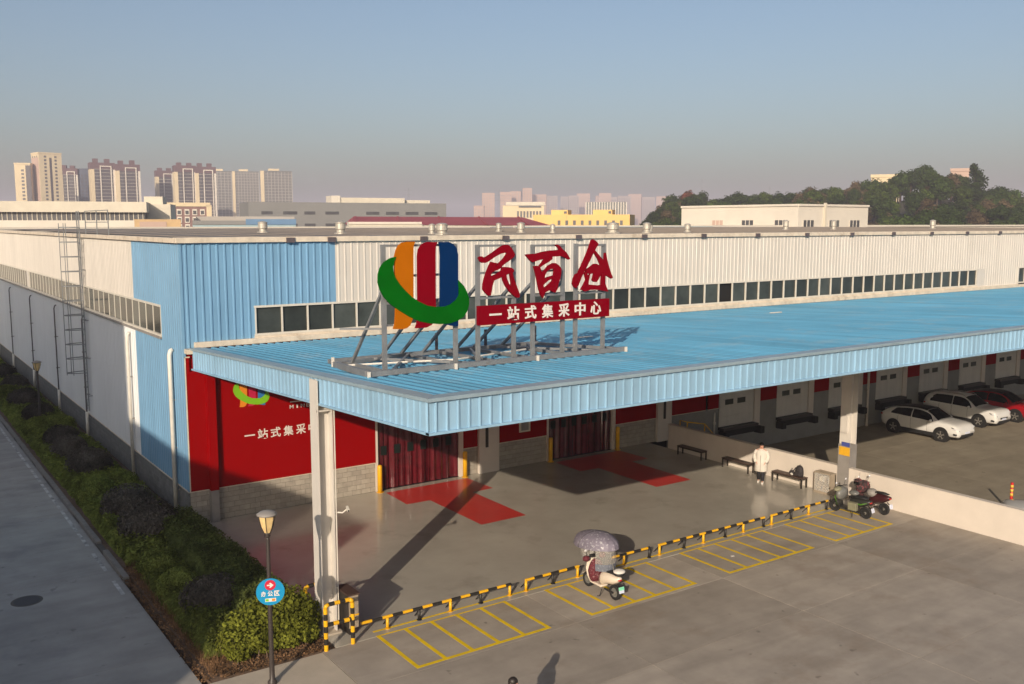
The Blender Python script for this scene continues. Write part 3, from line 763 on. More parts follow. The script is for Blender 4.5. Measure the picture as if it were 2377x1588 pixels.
for k, ch in enumerate('MINBAICANG'):
    xa = 3.86 + k * .225
    w = .06 if ch == 'I' else .155
    char_mb(ch, xa + (.05 if ch == 'I' else 0), xa + w + (.05 if ch == 'I' else 0), 3.86, 4.0, -.066, bold=.01).build('banner_letter', 'white_print', bn)
MB().box(3.88, 6.1, -.066, -.0605, 4.10, 4.14).build('banner_rule', 'white_print', bn)
for key in ('min', 'bai', 'cang'):
    dx = 0
    for q, st in enumerate(GLYPHS[key]):
        MB().prism([(3.88 + (x - 4.42) * LS, 4.27 + (z - 8.78) * LS) for x, z in st], -.064 - .002*(q+1), -.0605).build('brush_stroke', 'white_print', bn)

# ------------------------------------------------------------------ the canopy over the entrance
CX0, CX1, CY = .20, 70.0, -17.2
def zr(y): return 6.42 + (-y) * .79 / 17.2                 # roof surface rises outward
cp = thing('canopy', 'long pale blue steel canopy with ribbed roof and fascia on white columns', 'canopy', (.3, -11.3, 0))
W = 1.2
pr = ribs(W, .30, .07, .045, .03)
m = MB()
for k in range(len(pr) - 1):
    (u0, d0), (u1, d1) = pr[k], pr[k+1]
    for (ya, yb, lift) in ((CY + .02, -8.3, .012), (-8.5, -.22, 0)):
        m.quad((u0, ya, zr(ya) + d0 + lift), (u1, ya, zr(ya) + d1 + lift), (u1, yb, zr(yb) + d1 + lift), (u0, yb, zr(yb) + d0 + lift))
sheet_me = m.mesh('roof_sheet'); sheet_me.materials.append(MATS['canopy_blue'])
x = CX0 + .01
while x < CX1: piece('roof_sheet', sheet_me, cp, (x, 0, 0)); x += W
MB().quad((CX0 + .02, CY + .07, zr(CY) - .03), (CX0 + .02, -.2, zr(0) - .05), (CX1, -.2, zr(0) - .05), (CX1, CY + .07, zr(CY) - .03)).build('soffit', 'soffit', cp)  # underside coloured dark to deepen the shade below the canopy
# front fascia sheets
def fascia_me(w, h, mat='fascia_blue'):
    pr = ribs(w, .275, .03, .04, .008); m = MB()
    for k in range(len(pr) - 1):
        (u0, d0), (u1, d1) = pr[k], pr[k+1]
        m.quad((u0, -d0, 0), (u1, -d1, 0), (u1, -d1, h), (u0, -d0, h))
    me = m.mesh('fascia_sheet'); me.materials.append(MATS[mat]); return me
fm = fascia_me(1.1, .64); x = CX0
while x < CX1: piece('fascia_sheet', fm, cp, (x, CY, 6.54)); x += 1.1
MB().box(CX0, CX1, CY + .03, CY + .06, 6.5, 7.2).build('fascia_backing', 'fascia_blue', cp)
MB().box(CX0 - .06, CX1, CY - .065, CY + .08, 6.49, 6.545).build('fascia_trim', 'fascia_blue', cp)
# left fascia follows the slope
y = CY
while y < -.4:
    y2 = min(y + 1.1, -.36); pr = ribs(y2 - y, .275, .03, .035, .008); m = MB()
    for k in range(len(pr) - 1):
        (u0, d0), (u1, d1) = pr[k], pr[k+1]
        ya, yb = y + u0, y + u1
        m.quad((CX0 - d1, yb, zr(yb) - .67), (CX0 - d0, ya, zr(ya) - .67), (CX0 - d0, ya, zr(ya) - .02), (CX0 - d1, yb, zr(yb) - .02))
    m.build('fascia_sheet', 'fascia_blue', cp); y = y2
m = MB()                                                    # bottom trim along the left, top flashings
m.add([(CX0 - .06, CY - .06, 6.49), (CX0 + .05, CY - .06, 6.49), (CX0 + .05, -.36, zr(-.36) - .72), (CX0 - .06, -.36, zr(-.36) - .72),
       (CX0 - .06, CY - .06, 6.545), (CX0 + .05, CY - .06, 6.545), (CX0 + .05, -.36, zr(-.36) - .665), (CX0 - .06, -.36, zr(-.36) - .665)],
      [(3,2,1,0),(4,5,6,7),(0,1,5,4),(1,2,6,5),(2,3,7,6),(3,0,4,7)])
m.build('fascia_trim', 'fascia_blue', cp)
def flash(p0, p1, w, dx, dy):
    pass
m = MB(); t = .075                                          # front flashing: flat band and a drip lip
m.quad((CX0 - .08, CY - .085, zr(CY) + t), (CX1, CY - .085, zr(CY) + t), (CX1, CY + .34, zr(CY + .34) + t), (CX0 + .3, CY + .34, zr(CY + .34) + t))
m.quad((CX0 - .08, CY - .085, zr(CY) - .005), (CX1, CY - .085, zr(CY) - .005), (CX1, CY - .085, zr(CY) + t), (CX0 - .08, CY - .085, zr(CY) + t))
m.quad((CX0 - .08, CY - .085, zr(CY) - .005), (CX0 - .08, CY + .02, zr(CY) - .005), (CX1, CY + .02, zr(CY) - .005), (CX1, CY - .085, zr(CY) - .005))
m.build('flashing', 'flashing', cp)
m = MB()
m.quad((CX0 - .08, CY - .085, zr(CY) + t + .002), (CX0 + .3, CY + .34, zr(CY + .34) + t + .002), (CX0 + .3, -.3, zr(-.3) + t), (CX0 - .08, -.3, zr(-.3) + t))
m.quad((CX0 - .08, -.3, zr(-.3) + t), (CX0 - .08, -.3, zr(-.3) - .005), (CX0 - .08, CY - .083, zr(CY) - .005), (CX0 - .08, CY - .083, zr(CY) + t))
m.quad((CX0 - .08, -.3, zr(-.3) - .005), (CX0 + .02, -.3, zr(-.3) - .005), (CX0 + .02, CY, zr(CY) - .005), (CX0 - .08, CY, zr(CY) - .005))
m.build('flashing', 'flashing', cp)
MB().box(.0, .75, -.42, -.06, 6.30, 6.46).build('valley_gutter', 'cream_trim', cp)
# H-section columns
def column(cx, cy, h, wrap=False):
    w, d, t = .48, .42, .03
    m = MB(); x0, x1 = cx - d/2, cx + d/2
    m.box(x0, x0 + t, cy - w/2, cy + w/2, 0, h); m.box(x1 - t, x1, cy - w/2, cy + w/2, 0, h if not wrap else h)
    m.box(x0 + t, x1 - t, cy - .012, cy + .012, 0, h)
    c = m.build('column', 'column_paint', cp, at=(cx, cy, 0))
    MB().box(x0 - .1, x1 + .1, cy - w/2 - .1, cy + w/2 + .1, -.3, .05).build('base_block', 'pale_paving', c)
    return c
c1 = column(.31, -11.31, 6.88)
c1.scale = (1, 1, 1)
MB().box(.10, .52, -11.53, -11.47, 6.05, 6.09).build('stiffener', 'column_paint', c1)
MB().tube((.58, -11.5, .3), (.58, -11.5, 6.3), .022, 8).build('conduit', 'pipe_white', c1)
c2 = column(22.81, -11.31, 6.6)
MB().box(22.575, 23.045, -11.575, -11.045, 0.05, 2.12).build('column_wrap', 'grey_wrap', c2)
MB().box(22.56, 22.585, -11.57, -11.2, 2.06, 2.22).build('notice', 'sign_navy', c2)
MB().box(22.555, 22.572, -11.59, -11.1, 1.68, 2.02).build('notice', 'sign_amber', c2)
MB().box(22.50, 22.60, -11.45, -11.15, 2.62, 3.3).build('switch_box', 'column_paint', c2)
# rafters and purlins below the sheets
for x in (.4, 7.9, 15.3, 22.8, 30.3, 37.8, 45.3, 52.8, 60.3):
    MB().bar((x, -.2, 6.0), (x, -16.9, 6.72), .16, .42).build('rafter', 'column_paint', cp)
for y in (-3, -6, -9, -12, -15): MB().bar((.4, y, zr(y) - .1), (69, y, zr(y) - .1), .07, .12).build('purlin', 'column_paint', cp)

# ------------------------------------------------------------------ sign on the canopy roof
SY = -12.5                                                  # face of the letters
sg = thing('rooftop_sign', 'rooftop sign with colour emblem, three red brush characters and red strip on steel frame', 'sign', (5.0, -12.0, 7.0))
MB().bar((.95, -12.78, 7.13), (9.55, -12.78, 7.13), .13, .13).build('base_rail', 'steel', sg)
MB().bar((1.5, -9.15, 6.98), (8.9, -9.15, 6.98), .12, .12).build('base_rail', 'steel', sg)
MB().bar((.98, -12.7, 7.13), (1.35, -9.9, 7.0), .12, .16).build('base_rail', 'steel', sg)
MB().bar((1.6, -12.6, 7.10), (1.75, -9.9, 7.0), .09, .09).build('base_rail', 'steel', sg)
MB().bar((9.45, -12.78, 7.13), (8.75, -9.15, 6.98), .09, .09).build('base_rail', 'steel', sg)
MB().bar((1.3, -9.95, 7.0), (4.2, -9.1, 6.98), .11, .11).build('base_rail', 'steel', sg)
for xa, xb in ((1.7, 4.0), (4.4, 2.6), (4.5, 6.2), (6.4, 8.4), (8.9, 7.2)):
    MB().bar((xa, -12.6, 7.10), (xb, -9.3, 7.0), .07, .07).build('cross_tie', 'steel', sg)
for x in (3.95, 5.05, 6.25, 7.6): MB().bar((x, -12.7, 7.09), (x + .1, -9.15, 6.97), .08, .09).build('cross_tie', 'steel', sg)
MB().path([(1.4, -10.4, 7.02), (2.6, -10.9, 7.06), (4.3, -11.5, 7.08), (5.2, -11.2, 7.06), (7.4, -10.6, 7.04)], .03, 6).build('cable_pipe', 'pipe_white', sg)
posts = [(1.64, 10.36), (3.78, 10.34), (4.50, 10.32), (5.70, 10.30), (6.36, 10.30), (7.44, 10.30), (7.92, 10.31), (8.98, 10.29)]
for x, zt in posts: MB().bar((x, -12.38, 7.0), (x, -12.38, zt), .11, .09, up=(0, 1, 0)).build('post', 'steel', sg)
for xa, xb, zt in ((1.64, 3.78, 10.33), (4.5, 5.7, 10.29), (6.36, 7.44, 10.27), (7.92, 8.98, 10.26)):
    for z in (zt, 9.55, 8.86):
        MB().bar((xa, -12.42, z), (xb, -12.42, z), .05, .06).build('cross_bar', 'steel', sg)
for z in (8.28, ): MB().bar((1.64, -12.36, z), (1.9, -12.36, z), .05, .05).build('cross_bar', 'steel', sg)
bx = [(1.64, 1.55, -10.2), (3.1, 4.2, -9.15), (3.78, 5.05, -9.1), (4.5, 5.9, -9.15), (5.7, 6.95, -9.1), (6.36, 8.05, -9.1), (7.44, 8.8, -9.1)]
for x, xb, yb in bx:
    MB().bar((x + .02, -12.3, 9.2), (x + .08, yb, 7.0), .075, .075).build('brace', 'steel', sg)
MB().bar((.9, -11.3, 8.15), (1.64, -12.36, 8.2), .05, .05).build('cross_bar', 'steel', sg)
for x, y in ((5.1, -9.1), (6.9, -9.1), (8.85, -9.1)): MB().bar((x, y, 6.95), (x, y, 7.55), .07, .07).build('stub', 'dark_steel', sg)
for x, y in ((.95, -12.86, ), (1.3, -9.9), (9.5, -12.86), (3.5, -12.86), (6.2, -12.86)): MB().bar((x, y, 6.9), (x, y, 7.2), .07, .05).build('foot_clamp', 'pipe_white', sg)
em = MB().prism(LOGO_ORANGE, SY - .07, SY).build('emblem_bar', 'sign_orange', sg); tag(em, 'orange bar of the emblem')
em = MB().prism(LOGO_RED, SY - .07, SY).build('emblem_bar', 'sign_red', sg); tag(em, 'dark red bar of the emblem')
em = MB().prism(LOGO_BLUE, SY - .07, SY).build('emblem_bar', 'sign_blue', sg); tag(em, 'navy blue bar of the emblem')
em = MB().prism(LOGO_GREEN, SY - .10, SY - .02).build('emblem_ring', 'sign_green', sg); tag(em, 'green open ring swinging round the bars')
for key in ('min', 'bai', 'cang'):
    m = MB()
    for q, st in enumerate(GLYPHS[key]): m.prism(st, SY - .06 - .003*q, SY + .002*q)
    m.build('brush_character', 'sign_red', sg)
sb = MB().box(4.42, 9.08, SY - .06, SY + .06, 8.13, 8.66).build('sign_strip', 'sign_red', sg)
for k, ch in enumerate('一站式集采中心'):
    xa = 4.76 + k * .597
    char_mb(ch, xa, xa + .40, 8.215, 8.60, SY - .083, bold=.022, thick=.02).build('strip_character', 'white_print', sb)
for x0, y0 in ((11.5, -8.0), (26.0, -4.6)):                  # pale off-cuts lying on the roof sheets
    o = MB().box(x0, x0 + .75, y0, y0 + .12, zr(y0) + .05, zr(y0) + .08).build('offcut', 'pipe_white', at=(x0, y0, zr(y0)))
    tag(o, 'small pale off-cut lying on the blue canopy roof ' + ('behind the big sign' if x0 < 20 else 'far to the right'), 'off-cut')

# ------------------------------------------------------------------ ventilators on the warehouse roof
def vent(x, y, r, h, lab):
    z = 10.385 + y * .0012
    v = thing('roof_ventilator', lab, 'ventilator', (x, y, z), group='roof ventilators')
    MB().lathe([(r*1.25, 0), (r*1.25, .05), (r*.8, .08), (r*.8, h*.35)], (x, y, z), 16).build('base', 'galv', v, smooth=False)
    MB().lathe([(r*.85, h*.35), (r, h*.42), (r, h*.85), (r*.9, h*.9)], (x, y, z), 18).build('drum', 'galv', v)
    MB().lathe([(r*1.08, h*.9), (r*1.08, h*.95), (r*.5, h*1.04), (.03, h*1.07)], (x, y, z), 18).build('cap', 'galv', v)
    return v
V = [(8.2, 14, .36, .72, 'ventilator on the blue corner of the roof, leftmost of the row'),
     (9.6, 7.5, .36, .72, 'second roof ventilator from the left, above the cream sheets'),
     (12.2, 3.4, .22, .58, 'narrow roof ventilator just left of a wider one above the emblem'),
     (11.9, 2.0, .38, .62, 'wide drum ventilator above the blue bar of the emblem'),
     (22.0, 12.5, .24, .62, 'slim ventilator on the roof behind the first brush character'),
     (19.0, 6.0, .30, .66, 'roof ventilator above the gap after the first brush character'),
     (20.6, 5.4, .20, .56, 'small roof ventilator above the second brush character'),
     (21.6, 1.8, .46, .66, 'widest drum ventilator, above the right end of the lettering'),
     (25.0, 3.0, .32, .66, 'roof ventilator standing right of the widest drum'),
     (26.2, 4.0, .18, .5, 'small pipe ventilator touching its bigger neighbour on the roof'),
     (29.0, 4.0, .26, .58, 'roof ventilator at the left end of the white building behind'),
     (47.2, 12, .32, .85, 'roof ventilator in front of the third window of the white building'),
     (52.8, 12, .32, .85, 'roof ventilator in front of the right part of the white building'),
     (69.5, 14, .38, .95, 'lone roof ventilator far right, below the wooded hill')]
for a in V: vent(a[0], a[1], a[2]*.66, a[3]*.8, a[4])
# ------------------------------------------------------------------ caged ladder on the left side
ld = thing('caged_ladder', 'dark caged steel ladder climbing the left side of the warehouse', 'ladder', (-.25, 16.6, 1.6))
yl0, yl1, xl = 16.35, 16.85, -.22
for y in (yl0, yl1): MB().bar((xl, y, 1.55), (xl, y, 11.5), .05, .03).build('rail', 'steel', ld)
for k in range(29): MB().tube((xl, yl0, 1.8 + k*.3), (xl, yl1, 1.8 + k*.3), .014, 6).build('rung', 'steel', ld)
for k in range(11):
    z = 3.5 + k*.72
    pts = [(xl - .0 - .88*math.sin(math.pi*i/8), (yl0+yl1)/2 - .40*math.cos(math.pi*i/8), z) for i in range(9)]
    MB().path(pts, .025, 5).build('cage_hoop', 'steel', ld)
for i in (2, 4, 6):
    p = (xl - .88*math.sin(math.pi*i/8), (yl0+yl1)/2 - .40*math.cos(math.pi*i/8))
    MB().bar((p[0], p[1], 3.4), (p[0], p[1], 10.9), .035, .012).build('cage_strip', 'steel', ld)
for z in (2.3, 4.2, 6.1, 8.6):
    for y in (yl0, yl1): MB().bar((xl, y, z), (-.0, y, z), .04, .04).build('wall_bracket', 'steel', ld)
rg_ = thing('roof_railing', 'thin steel guard rail on the roof edge beside the ladder head', 'railing', (.1, 14.5, 10.4))
for y in (11.2, 13.6, 16.2): MB().bar((.05, y, 10.38), (.05, y, 11.5), .04, .04).build('post', 'steel', rg_)
for z in (10.95, 11.48): MB().bar((.05, 11.2, z), (.05, 16.2, z), .035, .035).build('rail', 'steel', rg_)

# ------------------------------------------------------------------ what stands behind the warehouse
pm('b_cream', (0.62, 0.51, 0.33), .8, var=.05, scale=.1)
pm('b_pink', (0.46, 0.33, 0.27), .8, var=.05, scale=.1)
pm('b_maroon', (0.10, 0.05, 0.052), .8, var=.08, scale=.1)
pm('b_darkglass', (0.055, 0.045, 0.047), .5, var=.15, scale=.2)
pm('b_blueglass', (0.06, 0.075, 0.11), .5, var=.15, scale=.2)
pm('b_greyglass', (0.11, 0.115, 0.11), .5, var=.1, scale=.2)
pm('b_white', (0.62, 0.57, 0.49), .8, var=.06, scale=.2)
pm('b_stone', (0.36, 0.33, 0.295), .8, var=.06, scale=.2)
pm('b_window', (0.07, 0.07, 0.075), .4, var=.2, scale=.5)
pm('b_ivory', (0.58, 0.53, 0.43), .8, var=.08, scale=.3)
pm('b_grey', (0.20, 0.20, 0.195), .8, var=.05, scale=.1)
pm('b_redroof', (0.28, 0.055, 0.065), .7, var=.1, scale=.2)
pm('b_yellow', (0.68, 0.45, 0.16), .8, var=.06, scale=.2)
pm('b_tan', (0.52, 0.36, 0.19), .8, var=.1, scale=.3)
pm('b_brick', (0.22, 0.13, 0.115), .8, var=.1, scale=.5)
pm('b_blue', (0.10, 0.20, 0.34), .6, var=.1, scale=.2)
pm('b_teal', (0.30, 0.42, 0.46), .6, var=.1, scale=.2)
pm('b_far', (0.46, 0.31, 0.23), .8, var=.05, scale=.05)
pm('b_fargrey', (0.34, 0.28, 0.25), .8, var=.05, scale=.05)
CAMP = Vector((-9.489, -34.127))
def faced(x, y, turn=0):                                    # turn so that local -y looks back along the line of sight
    d = Vector((x, y)) - CAMP; return -math.atan2(d.x, d.y) + math.radians(turn)
def bld(name, lab, x, y, turn=0, cat='building', group=None):
    return thing(name, lab, cat, (x, y, -1.6), faced(x, y, turn), group)
def L(m, name, mat, par, st=False, **k):
    o = m.build(name, mat, par, local=True, **k)
    if st: o['kind'] = 'stuff'
    return o
def grid(m, x0, x1, n, z0, z1, fl, wx, wz, y):
    """windows as thin boxes proud of a facade at y"""
    for i in range(n):
        xc = x0 + (x1 - x0) * (i + .5) / n
        z = z0
        while z + wz < z1: m.box(xc - wx/2, xc + wx/2, y - .12, y + .05, z, z + wz); z += fl
def crown_tower(lab, x, y, w, h, d=14, turn=8, wings=1, glass='b_darkglass'):
    t = bld('apartment_tower', lab, x, y, turn)
    hb = h - 9
    L(MB().box(-w/2, w/2, 0, d, 0, hb), 'wall', glass, t)
    L(MB().box(-w/2 - .3, w/2 + .3, -.3, d, hb, h - 3), 'crown', 'b_maroon', t)
    for q in (-.28, .2): L(MB().box(w*q - 2, w*q + 2.2, 1, 6, h - 3, h + rnd.uniform(-.5, .8)), 'roof_house', 'b_maroon', t)
    a = w * .2
    L(MB().box(-w/2 - .3, -w/2 + a*.75, -.5, d + .2, 0, hb - .02), 'corner_pier', 'b_cream', t)
    L(MB().box(w/2 - a*.4, w/2 + .3, -.5, d + .2, 0, hb - .02), 'corner_pier', 'b_white', t)
    f = MB(); f.box(-w*.12, -w*.12 + .8, -1.1, 0, 0, hb + 2.4); f.box(w*.32, w*.32 + .8, -1.1, 0, 0, hb + 2.4); f.box(-w*.12, w*.32 + .8, -1.1, 0, hb + 2.4, hb + 3.2)
    L(f, 'white_frame', 'b_white', t)
    s = MB(); z = 3
    while z < hb: s.box(-w/2 + a*.75, w/2 - a*.4, -.8, 0, z, z + .4); z += 3.05
    L(s, 'balcony_slabs', 'b_stone', t, True)
    g_ = MB(); grid(g_, -w/2 + a*.7, -w*.12, 1, 1.5, hb - 2, 3.05, 1.6, 1.6, -.55); L(g_, 'windows', 'b_window', t, True)
    return t
def plain_tower(lab, x, y, w, h, mat, glass, cols, d=12, turn=0, fl=3.05, ww=1.5, wh_=1.6, name='apartment_tower', side=True):
    t = bld(name, lab, x, y, turn)
    L(MB().box(-w/2, w/2, 0, d, 0, h), 'wall', mat, t)
    L(MB().box(-w/2 - .3, w/2 + .3, -.3, d + .3, h, h + 1.2), 'parapet', mat, t)
    g_ = MB(); grid(g_, -w*.46, w*.46, cols, 2, h - 1.5, fl, ww, wh_, 0); L(g_, 'windows', glass, t, True)
    if side:
        g2 = MB()
        for k in range(3):
            z = 2
            while z < h - 3: g2.box(-w/2 - .15, -w/2 + .05, d*(.2 + .27*k), d*(.2 + .27*k) + 1.6, z, z + 1.5); z += fl
        L(g2, 'side_windows', glass, t, True)
    return t
B1 = 1.6
t = plain_tower('narrow cream tower block standing leftmost on the skyline', 117, 887, 12.7, 61.3 + B1, 'b_cream', 'b_window', 1, turn=-14, ww=2.2)
L(MB().box(2.6, 6.6, -.5, .2, 0, 62), 'dark_bay', 'b_darkglass', t)
plain_tower('slim dark tower squeezed between two cream tower blocks on the left', 143, 1005, 6.5, 62, 'b_blueglass', 'b_window', 1, turn=0, side=False)
t = plain_tower('tallest cream tower block with a dark vertical slot on the left skyline', 139, 884, 19, 70.8 + B1, 'b_cream', 'b_window', 2, turn=20, d=18, ww=1.9)
L(MB().box(-.9, .9, -.2, .2, 2, 69), 'dark_slot', 'b_darkglass', t)
L(MB().box(-9.7, -9.5, 1, 17, 0, 69), 'shaded_side', 'b_pink', t)  # left face given a darker pinkish colour for its shade
crown_tower('shaded tower with maroon crown just right of the tallest cream block', 165, 951, 15, 67, d=10, turn=-10)
plain_tower('dark blue shaded slab between two maroon crowned towers', 181, 948, 14, 63, 'b_blueglass', 'b_darkglass', 4, turn=0, side=False)
crown_tower('maroon crowned tower, left half of the first broad pair', 184, 896, 20.6, 68.5 + B1)
crown_tower('maroon crowned tower, right half of the first broad pair', 204.6, 891, 20.6, 67.5 + B1)
crown_tower('small rear tower with maroon crown at the left of the second group', 249, 932, 17.5, 65 + B1, d=10)
crown_tower('maroon crowned tower in the middle of the second group', 253, 879, 19, 67.5 + B1)
crown_tower('maroon crowned tower at the right end of the second group', 270.5, 874, 18.2, 66.6 + B1)
def grey_tower(lab, x, y, w, h, cols, turn=0):
    t = plain_tower(lab, x, y, w, h, 'b_greyglass', 'b_window', cols, turn=turn, ww=.9, wh_=1.2, side=False)
    s = MB()
    for i in range(cols + 1):
        xx = -w/2 + w*i/cols; s.box(xx - .3, xx + .3, -.5, 0, 0, h)
    L(s, 'white_fins', 'b_stone', t, True)
    s = MB(); z = 3
    while z < h: s.box(-w/2, w/2, -.25, 0, z, z + .5); z += 3.05
    L(s, 'floor_bands', 'b_stone', t, True)
    L(MB().box(-w*.5 - .4, -w*.4, -1.2, 8, 0, h + 1), 'pale_pier', 'b_cream', t)
    L(MB().box(-w*.25, w*.1, 2, 8, h + 1, h + 3.4), 'roof_house', 'b_cream', t)
    return t
grey_tower('grey glass tower with pale piers, left one of the grey group', 329, 1010, 22, 66.5 + B1, 6)
grey_tower('wide grey finned tower in the middle of the grey group', 354, 1003, 28, 66.5 + B1, 9)
grey_tower('grey finned tower at the right end of the left skyline', 367.5, 946, 32, 64.9 + B1, 9, 4)
# --- long ivory works building
t = bld('works_building', 'long ivory works building with strip windows behind the warehouse on the left', 35, 221, -8, 'building')
L(MB().box(-26, 18.2, 0, 14, 0, 11.5), 'wall', 'b_ivory', t)
L(MB().box(-26, 18.2, -.6, 14, 15.2, 17.8), 'roof_band', 'b_ivory', t)
L(MB().box(-26, 17.6, .8, 14, 11.5, 15.2), 'window_recess', 'b_window', t)
for k in range(40): L(MB().box(-25.8 + k*1.1, -25.8 + k*1.1 + .16, .62, .84, 13.2, 15.2), 'mullion', 'b_ivory', t)
L(MB().box(-26, 18.2, -.5, .8, 11.5, 13.2), 'parapet', 'b_white', t)
L(MB().box(-14, 4, -1.6, .0, 9.6, 10.9), 'dark_canopy', 'b_window', t)
L(MB().box(4, 18, -.1, .1, 10.0, 10.7), 'window_strip', 'b_window', t)
t = bld('stair_block', 'ivory stair block rising at the right end of the long works building', 57, 223, -8)
L(MB().box(-3.8, 3.2, -.5, 10, 0, 17.4), 'wall', 'b_ivory', t); L(MB().box(-3.4, 1.2, .5, 8, 17.4, 19.4), 'roof_house', 'b_ivory', t)
t = bld('dormitory', 'four storey dormitory with red piers and pale window bays', 107, 369, 0)
L(MB().box(-8.4, 8.4, 0, 10, 0, 20.4), 'wall', 'b_brick', t)
for i in range(5):
    for j in range(5):
        xx = -7.6 + i*3.05
        L(MB().box(xx, xx + 1.9, -.25, .1, 3.4 + j*3.1, 5.9 + j*3.1), 'window_bay', 'b_white', t)
        L(MB().box(xx + .3, xx + 1.6, -.32, -.1, 3.8 + j*3.1, 5.3 + j*3.1), 'window', 'b_window', t)
L(MB().box(-8.8, 8.8, -.5, 10.4, 19.4, 21), 'parapet', 'b_cream', t); L(MB().box(7.2, 9.3, -.5, 10.4, 0, 20), 'end_pier', 'b_cream', t)
t = bld('tan_shed', 'small tan rendered shed in front of the works building', 43, 169, 0, 'shed')
L(MB().box(-4.6, 4.4, 0, 7, 0, 13.3), 'wall', 'b_tan', t); L(MB().box(-3.6, 1.6, -.12, .1, 11.6, 12.8), 'stained_panel', 'b_pink', t)
t = bld('blue_roof_shed', 'low shed with teal and blue sheet roof before the grey towers', 78, 215, 0, 'shed')
L(MB().box(-14, 12.5, 0, 20, 0, 12.1), 'wall', 'b_teal', t); L(MB().box(-.5, 12.6, -.3, 18, 12.1, 13.6), 'blue_roof', 'b_blue', t); L(MB().box(-14, -.5, -.3, 18, 12.1, 13.2), 'pale_roof', 'b_grey', t); L(MB().box(-14, 13, 18, 20, 12.1, 14.4), 'rear_band', 'b_stone', t)
# --- grey office
t = bld('grey_office', 'wide flat grey office block with two rows of dark windows', 131, 263, 14)
L(MB().box(-34, 34, 0, 22, 0, 19.4), 'wall', 'b_grey', t)
for zz in (11.4, 15.4):
    for k in range(9):
        if k in (4,) and zz > 12: continue
        L(MB().box(-30 + k*7, -30 + k*7 + rnd.choice([3.6, 4.6, 5.4]), -.1, .2, zz, zz + 1.0), 'window', 'b_window', t)
L(MB().box(-4, 20, 4, 14, 19.4, 21.2), 'roof_house', 'b_ivory', t); L(MB().box(-6, -3, 3.5, 12, 19.4, 21.8), 'roof_house', 'b_white', t); L(MB().box(14, 30, 6, 14, 19.4, 20.6), 'roof_house', 'b_ivory', t)
# --- red roofed shed
t = bld('red_roof_shed', 'long shed with dull red hipped roof behind the big sign', 109, 161, 12, 'shed')
m = MB(); m.add([(-24, 0, 12.2), (25, 0, 11.9), (20, 9, 14.0), (-22.5, 9, 14.1), (-24, 18, 12.2), (25, 18, 11.9)], [(0, 1, 2, 3), (3, 2, 5, 4), (1, 5, 2), (4, 0, 3)])
L(m, 'roof', 'b_redroof', t); L(MB().box(-23.6, 24.6, .3, 17.7, 0, 12.0), 'wall', 'b_ivory', t)
for k in range(5): L(MB().bar((-23 + k*10.5, .0, 12.27), (-22 + k*10.2, 8.9, 14.12), .5, .18), 'roof_rib', 'b_redroof', t)
L(MB().box(-25, -8, -4, 0, 0, 12.3), 'lean_to', 'b_ivory', t); L(MB().box(-25, -8.2, -4.3, 0, 12.3, 12.8), 'lean_to_roof', 'b_white', t)
# --- neighbouring white parapets just beyond the roof
t = thing('rear_hall', 'low white parapet of the hall joined behind the brown roof', 'hall', (30, 75, 0))
MB().box(-40, 62, 74, 130, 0, 10.2).build('wall', 'b_white', t); MB().box(-40, 62, 73.8, 74.2, 10.2, 10.5).build('parapet', 'b_white', t)
t = thing('right_hall', 'pale hall with white eave continuing behind the right half of the roof', 'hall', (120, 75, 0))
MB().box(64, 240, 71, 120, 0, 10.25).build('wall', 'b_white', t); MB().box(64, 240, 70.7, 71.2, 10.25, 10.58).build('parapet', 'b_white', t)
MB().box(64, 100, 69, 70.6, 9.9, 10.4).build('lean_to_roof', 'b_teal', t)
# --- yellow building
t = bld('yellow_building', 'yellow two storey building with nine small windows and two roof houses', 167, 183, -10)
L(MB().box(-15, 13.6, 0, 12, 0, 15), 'wall', 'b_yellow', t)
for k in range(9): L(MB().box(-7.6 + k*2.3, -7.6 + k*2.3 + .8, -.12, .1, 12.0, 13.3), 'window', 'b_window', t)
for a, b in ((-10, -5), (2.5, 8.2)):
    r_ = L(MB().box(a, b, 2, 8, 15, 16.4), 'roof_house', 'b_yellow', t)
    L(MB().box(b - 1.1, b - .3, 1.85, 2.1, 15.3, 16.0), 'opening', 'b_window', r_)
m = MB().bar((-5, 0, 14.9), (-5, 0, 0), .12, .12); L(m, 'rain_pipe', 'b_tan', t)
# --- white building on the right
t = thing('white_office', 'white flat roofed building with paired windows below the wooded hill', 'building', (138, 80, 0), 0)
x0, y0, x1, y1 = 118.99, 94.78, 119.69, 68.53                    # near corner is (x1, y1)
ux = Vector((x1 - x0, y1 - y0, 0)).normalized(); un = Vector((ux.y, -ux.x, 0))
if un.dot(Vector((-1, -1, 0))) < 0: un = -un
Lf = math.hypot(x1 - x0, y1 - y0); P0 = Vector((x0, y0, 0)); P1 = Vector((x1, y1, 0)); P2 = Vector((138.5, 68.4, 0)); P3 = Vector((138.0, 95.0, 0))
m = MB(); m.add([P0, P1, P2, P3] + [p + Vector((0, 0, 13.9)) for p in (P0, P1, P2, P3)], [(0,1,5,4),(1,2,6,5),(2,3,7,6),(3,0,4,7),(4,5,6,7)])
m.build('wall', 'b_white', t)
m = MB()
for a, b in ((P0, P1), (P1, P2), (P2, P3), (P3, P0)): m.bar(a + Vector((0, 0, 13.9)), b + Vector((0, 0, 13.9)), .5, .35)
m.build('parapet', 'b_white', t)
